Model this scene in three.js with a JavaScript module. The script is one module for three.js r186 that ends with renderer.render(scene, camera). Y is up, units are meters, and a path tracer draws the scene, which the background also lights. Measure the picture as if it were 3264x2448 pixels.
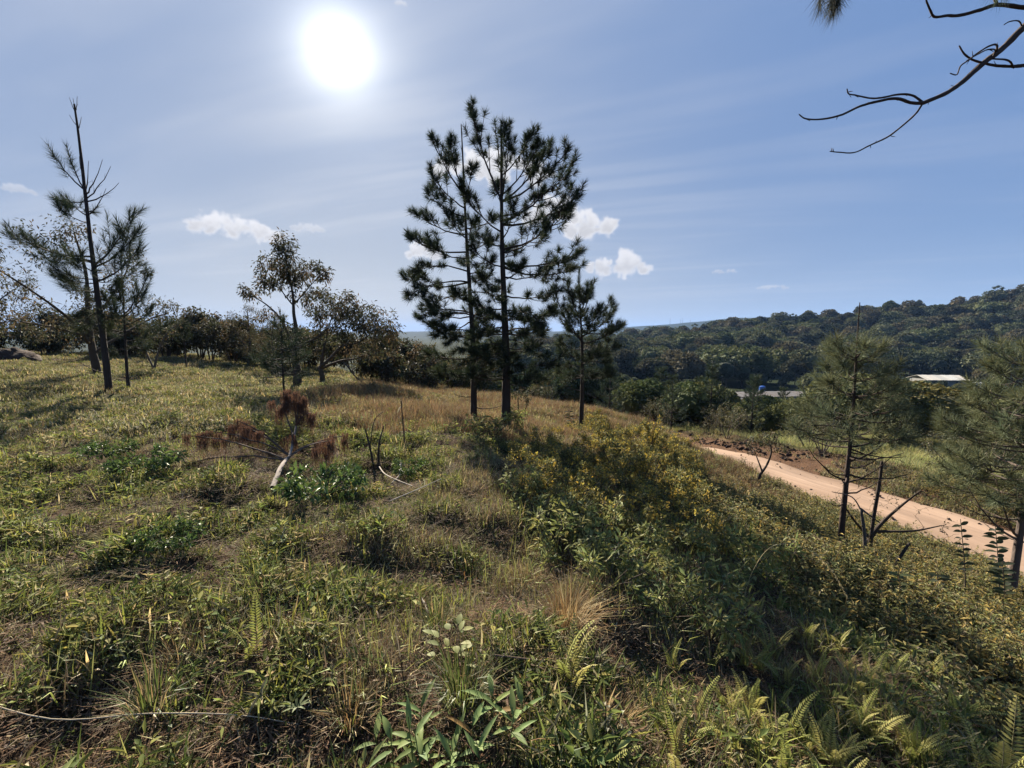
import * as THREE from 'three';
import { mergeGeometries } from 'three/addons/utils/BufferGeometryUtils.js';

// ---------- camera, sky, sun, exposure ----------
const scene = new THREE.Scene();
const camera = new THREE.PerspectiveCamera(79.35, 4 / 3, 0.1, 9000);
camera.position.set(0, 1.6, 0);
camera.rotation.x = THREE.MathUtils.degToRad(-6.25);
const EXPOSURE = 3.6;
const sunDirection = new THREE.Vector3(-0.376, 0.6064, -1.0724).normalize();
const sun = new THREE.DirectionalLight(new THREE.Color().setRGB(1, 0.9, 0.74), 5);
sun.name = 'sun';
sun.position.set(-0.33, 0.5075, -0.796).normalize().multiplyScalar(120);   // inside the bright disc of the sky's glow
sun.castShadow = true;
sun.shadow.radius = 1;
sun.shadow.mapSize.set(4096, 4096);
Object.assign(sun.shadow.camera, { left: -60, right: 60, top: 60, bottom: -60, near: 1, far: 400 });
scene.add(sun, sun.target);
const renderer = new THREE.WebGLRenderer({ antialias: true });
renderer.toneMapping = THREE.LinearToneMapping;
renderer.toneMappingExposure = EXPOSURE;
renderer.shadowMap.enabled = true;
scene.background = makeSky(sunDirection, 4096);
scene.environment = scene.background;
scene.fog = new THREE.FogExp2(new THREE.Color().setRGB(0.3, 0.52, 1), 0.0001);

// ---------- noise and random numbers ----------
function hash(ix, iy) {
  let n = Math.imul(ix, 374761393) ^ Math.imul(iy, 668265263);
  n = Math.imul(n ^ (n >>> 13), 1274126177);
  return ((n ^ (n >>> 16)) >>> 0) / 4294967296;
}
function noise2(x, y) {
  const ix = Math.floor(x), iy = Math.floor(y), u = x - ix, v = y - iy, s = u * u * (3 - 2 * u), t = v * v * (3 - 2 * v);
  const a = hash(ix, iy), b = hash(ix + 1, iy), c = hash(ix, iy + 1), d = hash(ix + 1, iy + 1);
  return a + (b - a) * s + (c - a) * t + (a - b - c + d) * s * t;
}
function fbm(x, y, octaves = 4) {
  let sum = 0, a = 0.5, total = 0;
  for (let k = 0; k < octaves; k++, a *= 0.5) { sum += a * noise2(x, y); total += a; x = x * 2.03 + 17.1; y = y * 2.03 - 9.7; }
  return sum / total;
}
function smooth(a, b, x) { const t = Math.min(1, Math.max(0, (x - a) / (b - a))); return t * t * (3 - 2 * t); }
function lerp(a, b, t) { return a + (b - a) * t; }
function random(seed) {
  let a = seed >>> 0;
  return () => { a = (a + 0x6D2B79F5) | 0; let t = Math.imul(a ^ (a >>> 15), 1 | a); t = (t + Math.imul(t ^ (t >>> 7), 61 | t)) ^ t; return ((t ^ (t >>> 14)) >>> 0) / 4294967296; };
}

// ---------- sky: clear air with the glow round the sun, thin streaked cirrus and a few small cumulus clouds ----------
function makeSky(sunDir, W) {
  const H = W / 2, data = new Float32Array(W * H * 4), deg = 180 / Math.PI;
  // cumulus: azimuth, elevation, half width and half height in degrees, seed
  const clouds = [
    [-30.2, 10.9, 5.0, 1.75, 11], [9.2, 12.8, 3.3, 2.1, 37], [12.9, 8.2, 4.5, 1.9, 53], [-2.4, 19.0, 8.4, 2.5, 71], [-10.4, 9.8, 2.4, 1.5, 93], [4.6, 14.4, 3.8, 2.2, 29],
    [-45.7, 11.8, 1.1, 0.55, 15], [-23.2, 11.5, 2.0, 0.7, 161], [24.2, 6.8, 1.7, 0.3, 19], [28.8, 4.9, 2.0, 0.32, 23], [-12.5, 32.6, 0.7, 0.3, 5],
    [74, 14, 6, 2.4, 41], [101, 10, 5, 2, 43], [138, 17, 7, 3, 47], [-92, 12, 6, 2.2, 61], [-150, 9, 5, 1.8, 67], [-120, 19, 5, 2.3, 73],
  ].map(([ca, ce, ha, he, seed]) => {
    const q = random(seed * 97), puffs = [];
    for (let k = 0; k < 26; k++) { const u = q() * 2 - 1, top = Math.sqrt(1 - u * u); puffs.push([u * ha * 0.8, he * (-0.45 + top * 0.85 * q()), he * (0.28 + 0.42 * top * q())]); }
    return { ca, ce, ha, he, seed, puffs };
  });
  for (let row = 0; row < H; row++) {
    const up = ((row + 0.5) / H - 0.5) * Math.PI, y = Math.sin(up), cy = Math.cos(up), el = up * deg;
    for (let col = 0; col < W; col++) {
      const o = (row * W + col) * 4;
      data[o + 3] = 1;
      if (y < -0.02) { data[o] = 0.16 / EXPOSURE; data[o + 1] = 0.17 / EXPOSURE; data[o + 2] = 0.15 / EXPOSURE; continue; }
      const round = ((col + 0.5) / W - 0.5) * 2 * Math.PI, x = Math.cos(round) * cy, z = Math.sin(round) * cy;
      const cos = x * sunDir.x + y * sunDir.y + z * sunDir.z, g = Math.acos(Math.min(1, cos)) * deg, e = Math.max(0, el);
      const low = Math.exp(-e / 8.5), veil = Math.exp(-Math.pow(g / 38, 1.5));
      let r = 0.105, gr = 0.24, b = 0.545;
      r = lerp(r, 0.4, low * 0.85); gr = lerp(gr, 0.56, low * 0.85); b = lerp(b, 0.77, low * 0.85);
      const w = Math.min(1, veil * (0.34 + 1.9 * low));
      r = lerp(r, 0.64, w); gr = lerp(gr, 0.67, w); b = lerp(b, 0.7, w);
      // cirrus on a high plane, streaks running with the wind
      if (e > 0.6) {
        const k = 1 / (y + 0.035), px = x * k, pz = z * k, a = px * 0.93 + pz * 0.36, c = -px * 0.36 + pz * 0.93;
        const bend = fbm(a * 0.5 + 3, c * 0.5, 2) * 1.4;
        const patch = smooth(0.36, 0.68, fbm(a * 0.45 + 11.3, c * 0.45 + 4.1, 3));
        const streak = smooth(0.34, 0.8, fbm(a * 0.55 + 7, c * 4.2 + bend * 2.2, 4));
        const wisps = smooth(0.4, 0.85, fbm(a * 2.2 + 31, c * 7.5 + bend * 4, 3));
        const sunward = 0.06 + 0.94 * Math.exp(-g / 36);
        const v = (0.12 * patch + 0.32 * patch * streak + 0.1 * wisps * patch) * sunward * smooth(0.5, 6, e);
        r = lerp(r, 0.79, v); gr = lerp(gr, 0.81, v); b = lerp(b, 0.86, v);
      }
      // glow of the air round the sun
      const glow = 1.3 * Math.exp(-Math.pow(g / 2.45, 1.4)) + 0.26 * Math.exp(-Math.pow(g / 5.6, 1.5)) + 0.08 * Math.exp(-g / 12);
      r += glow; gr += glow * 0.99; b += glow * 0.92;
      const az = Math.atan2(x, -z) * deg;
      for (const { ca, ce, ha, he, seed, puffs } of clouds) {
        let da = az - ca; if (da > 180) da -= 360; if (da < -180) da += 360;
        da *= Math.cos(ce / deg);
        const de = el - ce;
        if (Math.abs(da) > ha * 1.35 || Math.abs(de) > he * 1.5) continue;
        const k = 1 / he, wx = (fbm(da * 1.5 * k + seed * 3.7, de * 1.5 * k + seed, 3) - 0.5) * 0.7 * he, wy = (fbm(da * 1.5 * k - seed, de * 1.5 * k + seed * 2.3, 3) - 0.5) * 0.7 * he;
        let field = -1;
        for (const [px, py, pr] of puffs) field = Math.max(field, 1 - Math.hypot(da + wx - px, (de + wy - py) * 1.15) / pr);
        const fine = fbm(da * 3.2 * k + seed * 2, de * 3.2 * k, 5) - 0.5, shape = field + fine * 0.85;
        const alpha = smooth(-0.12, 0.55, shape) * (ha < 2.1 ? 0.45 : 1);
        if (alpha <= 0) continue;
        const body = smooth(0.1, 0.8, field + fine * 0.4), under = smooth(0.6, -0.6, de / he + fine * 0.8);
        const bright = lerp(0.9, 0.62, Math.min(1, body * (0.12 + 0.8 * under))) * (0.95 + 0.2 * Math.exp(-g / 25));
        const aa = alpha * 0.95;
        r = lerp(r, bright, aa); gr = lerp(gr, bright * 1.0, aa); b = lerp(b, bright * 1.04, aa);
      }
      data[o] = r / EXPOSURE; data[o + 1] = gr / EXPOSURE; data[o + 2] = b / EXPOSURE;
    }
  }
  const t = new THREE.DataTexture(data, W, H, THREE.RGBAFormat, THREE.FloatType);
  t.mapping = THREE.EquirectangularReflectionMapping;
  t.magFilter = THREE.LinearFilter;
  t.needsUpdate = true;
  return t;
}

// ---------- the lie of the land: x to the right, d ahead of the camera ----------
function ramp(table, x) {
  if (x <= table[0][0]) return table[0][1];
  for (let k = 1; k < table.length; k++) if (x < table[k][0]) { const [a, u] = table[k - 1], [b, v] = table[k], t = (x - a) / (b - a); return u + (v - u) * t; }
  return table[table.length - 1][1];
}
function roadLine() { return [[15, -60], [14, -20], [13.7, -6], [13.3, 2], [12.75, 6], [11.9, 10.9], [10.5, 14.9], [9.1, 18.6], [7.5, 22.2], [5.4, 26], [2.6, 31], [-1, 38], [-6, 47]]; }
function roadHeight(d) { return -3.55 - Math.max(0, d - 19) * 0.13; }
// distance from the road's middle (positive on the camera's side) and where along the road
function acrossRoad(x, d) {
  const line = roadLine.cached ??= roadLine();
  let best = 1e9, side = 1, along = 0;
  for (let k = 0; k < line.length - 1; k++) {
    const [x0, d0] = line[k], dx = line[k + 1][0] - x0, dd = line[k + 1][1] - d0, t = Math.min(1, Math.max(0, ((x - x0) * dx + (d - d0) * dd) / (dx * dx + dd * dd)));
    const ox = x - x0 - dx * t, od = d - d0 - dd * t, q = ox * ox + od * od;
    if (q < best) { best = q; side = dd * ox - dx * od > 0 ? -1 : 1; along = d0 + dd * t; }
  }
  return [side * Math.sqrt(best), along];
}
function bank(s) { return ramp(bank.table ??= [[1.9, 0], [2.6, 0.07], [4, 0.2], [6.4, 0.36], [8.7, 0.62], [10.7, 0.77], [13, 0.93], [16, 0.985], [22, 1], [60, 1.03]], s); }
function steepBank(s) { return ramp(steepBank.table ??= [[1.9, 0], [2.5, 0.05], [4, 0.36], [5, 0.54], [7, 0.66], [9, 0.74], [11, 0.81], [14, 0.94], [22, 1], [60, 1.03]], s); }
function beyond(s) { return ramp(beyond.table ??= [[-400, -10], [-100, -10], [-50, -5.2], [-22, -2.2], [-10, -0.95], [-5, -0.25], [-3.6, 0.3], [-2.7, 0.26], [-1.9, 0]], s); }
function farLand(x, d) {
  const r = Math.hypot(x, d), ridge = Math.max(190, 480 - 0.6 * x), top = Math.min(30, Math.max(-12, (x - 160) * 0.13));
  let h = -14 + (top + 14) * smooth(135, ridge, d) * (1 - smooth(ridge + 20, ridge + 320, d)) + (fbm(x * 0.012 + 5, d * 0.012, 3) - 0.5) * 7 * smooth(100, 220, r);
  if (d < 60) h = lerp(h, -6, smooth(60, -60, d));
  const t = x / Math.max(50, d);
  const hill = (24 + 78 * smooth(0.05, 0.62, t) + (fbm(t * 5 + 2, 3.3, 4) - 0.5) * 30) * smooth(1500, 2700, r);
  return h + (d > 0 ? hill : 20 * smooth(1500, 2700, r));
}
function ground(x, d) {
  const r = Math.hypot(x, d);
  let h;
  if (r < 130) {
    const [s, along] = acrossRoad(x, d), road = roadHeight(along);
    if (s >= 0) {
      const share = smooth(10, 16, d);
      h = road + lerp(bank(s), steepBank(s), share) * -road + 0.5 * smooth(-7, -28, x);
      const crest = Math.min(26, Math.max(20, 21 - x * 0.25));
      const over = Math.max(0, d - crest) * smooth(1.8, 6, s);
      h -= Math.min(11, over * over * 0.011);
    } else h = road + beyond(s);
    const rough = smooth(1.9, 3.2, Math.abs(s));
    h += rough * ((fbm(x * 0.55 + 40, d * 0.55, 3) - 0.5) * 0.36 + (fbm(x * 1.6 + 3, d * 1.6 + 9, 3) - 0.5) * 0.24 + (fbm(x * 4.5, d * 4.5 + 5, 2) - 0.5) * 0.07);
  }
  if (r > 45) { const f = smooth(45, 125, r); h = f < 1 ? lerp(h, farLand(x, d), f) : farLand(x, d); }
  return h;
}
// ---------- shapes ----------
const { PI, sin, cos, max, min, abs, sqrt, floor, hypot } = Math;
const V = (x, y, z) => new THREE.Vector3(x, y, z);
let rnd = random(7);
const R = (a, b) => a + (b - a) * rnd();
const pick = (a) => a[floor(rnd() * a.length)];
const vary = (c, f) => { const k = 1 + R(-f, f), j = R(-f, f) * 0.35; return [c[0] * k * (1 + j), c[1] * k, c[2] * k * (1 - j)]; };
class Shape {
  constructor() { this.p = []; this.c = []; this.t = []; this.i = []; this.tint = [1, 1, 1]; }
  v(x, y, z, u = 0, w = 0) { this.p.push(x, y, z); this.c.push(this.tint[0], this.tint[1], this.tint[2]); this.t.push(u, w); return this.p.length / 3 - 1; }
  f(a, b, c) { this.i.push(a, b, c); }
  // a thin blade or needle as one tapering triangle
  needle(b, d, len, wid, sideX, sideY, sideZ) {
    const a = this.v(b.x - sideX * wid, b.y - sideY * wid, b.z - sideZ * wid), c = this.v(b.x + sideX * wid, b.y + sideY * wid, b.z + sideZ * wid), e = this.v(b.x + d.x * len, b.y + d.y * len, b.z + d.z * len);
    this.f(a, c, e);
  }
  // a folded leaf of two faces
  leaf(b, d, n, len, wid, fold = 0.25, droop = 0.15) {
    const sx = d.y * n.z - d.z * n.y, sy = d.z * n.x - d.x * n.z, sz = d.x * n.y - d.y * n.x, m = 0.45 * len, h = wid * fold;
    const o = this.v(b.x, b.y, b.z, 0, 0), mx = b.x + d.x * m + n.x * h, my = b.y + d.y * m + n.y * h, mz = b.z + d.z * m + n.z * h;
    const l = this.v(mx - sx * wid, my - sy * wid, mz - sz * wid, -1, 0.5), r = this.v(mx + sx * wid, my + sy * wid, mz + sz * wid, 1, 0.5);
    const e = this.v(b.x + d.x * len - n.x * len * droop, b.y + d.y * len - n.y * len * droop - len * droop * 0.4, b.z + d.z * len - n.z * len * droop, 0, 1);
    this.f(o, r, e); this.f(o, e, l);
  }
  // a long leaf with a bent midrib, in four steps
  longLeaf(b, d, n, len, wid, bend = 0.35, fold = 0.3, steps = 4) {
    const dir = d.clone(), up = n.clone(), at = b.clone(), rows = [], ax = new THREE.Vector3().crossVectors(dir, up).normalize();
    for (let k = 0; k <= steps; k++) {
      const t = k / steps, w = wid * sin(PI * (0.08 + 0.9 * Math.pow(t, 0.8))) * (k === steps ? 0.05 : 1);
      const q = fold * w;
      rows.push([this.v(at.x - ax.x * w + up.x * q, at.y - ax.y * w + up.y * q, at.z - ax.z * w + up.z * q, -1, t), this.v(at.x, at.y, at.z, 0, t), this.v(at.x + ax.x * w + up.x * q, at.y + ax.y * w + up.y * q, at.z + ax.z * w + up.z * q, 1, t)]);
      at.addScaledVector(dir, len / steps);
      dir.applyAxisAngle(ax, -bend / steps); up.applyAxisAngle(ax, -bend / steps);
    }
    for (let k = 0; k < steps; k++) for (let j = 0; j < 2; j++) { const a = rows[k][j], b2 = rows[k][j + 1], c = rows[k + 1][j], e = rows[k + 1][j + 1]; this.f(a, b2, e); this.f(a, e, c); }
  }
  // a grass blade of three faces that bends over
  blade(x, y, z, az, len, lean, wid, curl) {
    const dx = cos(az), dz = sin(az), sx = -dz * wid, sz = dx * wid, a1 = lean, a2 = lean + curl;
    const mx = x + dx * sin(a1) * len * 0.55, my = y + cos(a1) * len * 0.55, mz = z + dz * sin(a1) * len * 0.55;
    const a = this.v(x - sx, y, z - sz), b = this.v(x + sx, y, z + sz), c = this.v(mx - sx * 0.8, my, mz - sz * 0.8), d = this.v(mx + sx * 0.8, my, mz + sz * 0.8);
    const e = this.v(mx + dx * sin(a2) * len * 0.45, my + cos(a2) * len * 0.45, mz + dz * sin(a2) * len * 0.45);
    this.f(a, b, d); this.f(a, d, c); this.f(c, d, e);
  }
  tube(pts, r0, r1, sides = 5, rough = 0, power = 1) {
    let ring = null, len = 0;
    const dir = V(0, 0, 0), a = V(0, 0, 0), b = V(0, 0, 0);
    for (let k = 0; k < pts.length; k++) {
      dir.subVectors(pts[min(k + 1, pts.length - 1)], pts[max(k - 1, 0)]).normalize();
      if (k === 0) { a.set(abs(dir.x) < 0.8 ? 1 : 0, 0, abs(dir.x) < 0.8 ? 0 : 1); }
      a.addScaledVector(dir, -a.dot(dir)).normalize(); b.crossVectors(dir, a);
      if (k) len += pts[k].distanceTo(pts[k - 1]);
      const t = k / (pts.length - 1), r = r0 + (r1 - r0) * Math.pow(t, power), now = [];
      for (let s = 0; s <= sides; s++) {
        const g = (s / sides) * 2 * PI, rr = r * (1 + (s < sides ? rough * (hash(k * 13 + 5, s * 7 + 3) - 0.5) : rough * (hash(k * 13 + 5, 3) - 0.5)));
        now.push(this.v(pts[k].x + (a.x * cos(g) + b.x * sin(g)) * rr, pts[k].y + (a.y * cos(g) + b.y * sin(g)) * rr, pts[k].z + (a.z * cos(g) + b.z * sin(g)) * rr, (s / sides) * max(0.05, 6.28 * r0), len));
      }
      if (ring) for (let s = 0; s < sides; s++) { this.f(ring[s], ring[s + 1], now[s + 1]); this.f(ring[s], now[s + 1], now[s]); }
      ring = now;
    }
    const tip = this.v(pts[pts.length - 1].x + dir.x * r1, pts[pts.length - 1].y + dir.y * r1, pts[pts.length - 1].z + dir.z * r1);
    for (let s = 0; s < sides; s++) this.f(ring[s], ring[s + 1], tip);
  }
  get empty() { return !this.i.length; }
  build() {
    const g = new THREE.BufferGeometry();
    g.setAttribute('position', new THREE.BufferAttribute(new Float32Array(this.p), 3));
    g.setAttribute('color', new THREE.BufferAttribute(new Float32Array(this.c), 3));
    g.setAttribute('uv', new THREE.BufferAttribute(new Float32Array(this.t), 2));
    g.setIndex(new THREE.BufferAttribute(new Uint32Array(this.i), 1));
    g.computeVertexNormals();
    return g;
  }
}
const bent = (a, b, n, sag, wobble = 0) => {   // a curve from a to b that leaves along (b - a) with a sag of the middle
  const out = [];
  for (let k = 0; k <= n; k++) { const t = k / n, q = V(lerp(a.x, b.x, t), lerp(a.y, b.y, t) - 4 * t * (1 - t) * sag, lerp(a.z, b.z, t)); if (k && k < n) q.add(V(R(-1, 1) * wobble, R(-1, 1) * wobble, R(-1, 1) * wobble)); out.push(q); }
  return out;
};
const randomDirection = () => { const y = R(-1, 1), g = R(0, 2 * PI), s = sqrt(1 - y * y); return V(s * cos(g), y, s * sin(g)); };

// ---------- materials ----------
function grain(size, f) {
  const d = new Uint8Array(size * size * 4);
  for (let y = 0; y < size; y++) for (let x = 0; x < size; x++) { const o = (y * size + x) * 4, c = f(x / size, y / size); d[o] = d[o + 1] = d[o + 2] = max(0, min(255, c * 255)); if (c.length) { d[o] = c[0] * 255; d[o + 1] = c[1] * 255; d[o + 2] = c[2] * 255; } d[o + 3] = 255; }
  const t = new THREE.DataTexture(d, size, size); t.wrapS = t.wrapT = THREE.RepeatWrapping; t.magFilter = THREE.LinearFilter; t.minFilter = THREE.LinearMipmapLinearFilter; t.generateMipmaps = true; t.needsUpdate = true; return t;
}
const tile = (f) => (u, v) => { const a = f(u, v), b = f(u - 1, v), c = f(u, v - 1), d = f(u - 1, v - 1); return lerp(lerp(a, b, u), lerp(c, d, u), v); };   // wraps without a seam
const barkBump = grain(256, tile((u, v) => { const n = fbm(u * 22, v * 7, 4); return smooth(0.25, 0.7, n) * 0.8 + 0.2 * fbm(u * 60, v * 40, 2); }));
const barkTone = grain(256, tile((u, v) => 0.55 + 0.75 * fbm(u * 18 + 3, v * 7 + 3, 4)));
const soilTone = grain(512, tile((u, v) => 0.35 + 0.6 * fbm(u * 26, v * 26, 5) + 0.35 * (fbm(u * 120 + 4, v * 120, 2) - 0.4)));
const soilBump = grain(512, tile((u, v) => fbm(u * 40 + 2, v * 40 + 8, 5)));
const roadTone = grain(512, tile((u, v) => 0.74 + 0.3 * fbm(u * 40, v * 9, 4) + 0.12 * (fbm(u * 160, v * 120, 2) - 0.5)));
const mat = (o) => new THREE.MeshPhysicalMaterial({ vertexColors: true, roughness: 0.9, specularIntensity: 0.4, side: THREE.DoubleSide, color: new THREE.Color().setRGB(0.86, 0.86, 0.86), ...o });
const bark = mat({ name: 'bark', map: barkTone, bumpMap: barkBump, bumpScale: 0.012, roughness: 0.95 });
const wood = mat({ name: 'dry wood', map: barkTone, roughness: 0.9 });
const needles = mat({ name: 'pine needles', transmission: 0.28, thickness: 0, roughness: 0.85, ior: 1.35 });
const leaf = mat({ name: 'leaf', transmission: 0.42, thickness: 0, roughness: 0.88, ior: 1.35, clearcoat: 0.12, clearcoatRoughness: 0.45 });
const glossy = mat({ name: 'glossy leaf', transmission: 0.34, thickness: 0, roughness: 0.86, ior: 1.4, clearcoat: 0.25, clearcoatRoughness: 0.35 });
const grassy = mat({ name: 'grass blade', transmission: 0.5, thickness: 0, roughness: 0.9, ior: 1.35 });
const straw = mat({ name: 'dry grass', transmission: 0.35, thickness: 0, roughness: 0.95, ior: 1.3 });
const crownLeaves = mat({ name: 'far foliage', transmission: 0.22, thickness: 0, roughness: 0.95, ior: 1.3 });
const soil = mat({ name: 'soil and litter', map: soilTone, bumpMap: soilBump, bumpScale: 0.03, roughness: 1, specularIntensity: 0.05, side: THREE.FrontSide });
const earth = mat({ name: 'bare red earth', map: soilTone, bumpMap: soilBump, bumpScale: 0.05, roughness: 1 });
const dirt = mat({ name: 'dirt road', map: roadTone, bumpMap: roadTone, bumpScale: 0.02, roughness: 1, specularIntensity: 0.2, side: THREE.FrontSide });
const plaster = mat({ name: 'painted plaster', roughness: 0.9, map: roadTone });
const sheet = mat({ name: 'roof sheet', roughness: 0.6 });

// ---------- things and parts ----------
const taken = new Map();
const numbered = (name) => { const n = taken.get(name) ?? 0; taken.set(name, n + 1); return n ? `${name}_${String(n).padStart(3, '0')}` : name; };
const shaded = (o) => { o.traverse((m) => { if (m.isMesh) m.castShadow = m.receiveShadow = true; }); return o; };
function describe(o, label, category, group, kind) { Object.assign(o.userData, { label, category }); if (group) o.userData.group = group; else delete o.userData.group; if (kind) o.userData.kind = kind; return o; }
function put(o, x, d, turn = 0, sink = 0) { o.position.set(x, ground(x, d) - sink, -d); o.rotation.y = turn; return o; }
function thing(name, label, category, group) { const o = new THREE.Group(); o.name = numbered(name); scene.add(o); return describe(o, label, category, group); }
function part(name, shape, m, parent, kind) { const o = new THREE.Mesh(shape.build ? shape.build() : shape, m); o.name = name; if (kind) o.userData.kind = kind; parent.add(o); o.castShadow = o.receiveShadow = true; return o; }
function copy(o, label, group) { const c = o.clone(); c.name = numbered(o.name.replace(/_\d{3}$/, '')); scene.add(c); if (label) c.userData.label = label; if (group) c.userData.group = group; return c; }
function stuff(name, label, category, geometry, m, places, parent = scene) {   // places: [x, y, z, turn, tiltX, tiltZ, scale, scaleY, color]
  const o = new THREE.InstancedMesh(geometry, m, places.length), mt = new THREE.Matrix4(), q = new THREE.Quaternion(), e = new THREE.Euler(), c = new THREE.Color();
  places.forEach(([x, y, z, turn, tx, tz, s, sy, col], k) => { o.setMatrixAt(k, mt.compose(V(x, y, z), q.setFromEuler(e.set(tx, turn, tz, 'XYZ')), V(s, s * sy, s))); o.setColorAt(k, c.setRGB(...col)); });
  o.name = parent === scene ? numbered(name) : name; o.castShadow = o.receiveShadow = true; parent.add(o);
  if (parent === scene) describe(o, label, category, null, 'stuff'); else o.userData.kind = 'stuff';
  return o;
}
// ---------- the ground as one sheet to the horizon, finer near the camera ----------
{
  const radii = [0.02];
  for (let r = 0.35; r < 7000; r *= r < 40 ? 1.021 : r < 600 ? 1.03 : 1.08) radii.push(r);
  radii.push(7200);
  const turns = [];
  for (let a = -180; a < 180; a += abs(a) < 58 ? 0.5 : 4) turns.push(a);
  const s = new Shape(), n = turns.length;
  for (const r of radii) for (const a of turns) {
    const g = a * PI / 180, x = r * sin(g), d = r * cos(g), [across, along] = r < 70 ? acrossRoad(x, d) : [99, 0];
    let y = ground(x, d);
    if (abs(across) < 1.75 && along < 45) y -= 0.12;
    // soil, straw litter and moss in patches
    const p = fbm(x * 0.7 + 3, d * 0.7, 3), q = fbm(x * 2.1 + 9, d * 2.1 + 2, 3);
    let c = [lerp(0.04, 0.1, q), lerp(0.027, 0.066, q), lerp(0.019, 0.042, q)];
    const green = smooth(0.45, 0.65, p); c = [lerp(c[0], 0.07, green * 0.7), lerp(c[1], 0.085, green * 0.7), lerp(c[2], 0.028, green * 0.7)];
    const red = smooth(3.6, 2.2, abs(across)); c = [lerp(c[0], 0.16, red), lerp(c[1], 0.095, red), lerp(c[2], 0.06, red)];
    const woods = smooth(60, 120, r); c = [lerp(c[0], 0.03, woods), lerp(c[1], 0.042, woods), lerp(c[2], 0.02, woods)];
    s.tint = c; s.v(x, y, -d, x * 0.8, d * 0.8);
  }
  for (let k = 0; k < radii.length - 1; k++) for (let j = 0; j < n; j++) { const a = k * n + j, b = k * n + ((j + 1) % n), c = a + n, e = b + n; s.f(a, b, e); s.f(a, e, c); }
  const o = part('ground', s, soil, scene); o.userData.kind = 'structure'; describe(o, 'sloping ground of dark soil and litter under the grass', 'ground', null, 'structure'); numbered('ground');
}
// ---------- the dirt road ----------
{
  const line = new THREE.CatmullRomCurve3(roadLine().map(([x, d]) => V(x, 0, -d))), s = new Shape(), N = 260, M = 26;
  rnd = random(21);
  for (let k = 0; k <= N; k++) {
    const t = k / N, c = line.getPointAt(t), g = line.getTangentAt(t), nx = -g.z, nz = g.x, L = t * line.getLength();
    const [, along] = acrossRoad(c.x, -c.z);
    for (let j = 0; j <= M; j++) {
      const u = (j / M) * 2 - 1, half = 1.52 + 0.34 * (fbm(L * 0.6 + (u > 0 ? 50 : 0), 3.1, 3) - 0.5) * 2, w = u * half;
      const rut = -0.07 * (Math.exp(-Math.pow((abs(w) - 0.78) / 0.2, 2))) + 0.02 * Math.exp(-Math.pow(w / 0.4, 2));
      const bump = (fbm(c.x * 1.3 + w * 2, L * 0.8, 4) - 0.5) * 0.07, edge = -0.14 * smooth(0.86, 1, abs(u));
      const q = fbm(w * 1.6 + 5, L * 0.25, 4), p = fbm(w * 3 + 8, L * 2.2, 3), stone = smooth(0.72, 0.95, abs(u));
      const track = smooth(0.35, 0.7, fbm(w * 4.5 + 2, L * 0.12, 3)), wet = smooth(0.55, 0.75, fbm(w * 0.7 + 1, L * 0.35 + 7, 4)), dim = lerp(1, 0.84, track) * lerp(1, 0.8, wet);
      s.tint = [lerp(0.32, 0.46, q) * lerp(1, 0.62, stone * p) * dim, lerp(0.215, 0.325, q) * lerp(1, 0.58, stone * p) * dim, lerp(0.15, 0.235, q) * lerp(1, 0.55, stone * p) * dim];
      s.v(c.x + nx * w, roadHeight(along) + 0.02 + rut + bump + edge, c.z + nz * w, w * 0.35, L * 0.12);
    }
  }
  const W = M + 1;
  for (let k = 0; k < N; k++) for (let j = 0; j < M; j++) { const a = k * W + j; s.f(a, a + 1, a + W + 1); s.f(a, a + W + 1, a + W); }
  const g = s.build();
  const o = part('dirt_road', g, dirt, scene); describe(o, 'pale sandy dirt road running down past the slope', 'road', null, 'structure'); numbered('dirt_road');
  if (g.attributes.normal.getY(5) < 0) { const ix = g.index.array; for (let k = 0; k < ix.length; k += 3) { const t = ix[k]; ix[k] = ix[k + 1]; ix[k + 1] = t; } g.computeVertexNormals(); }
}
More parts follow.
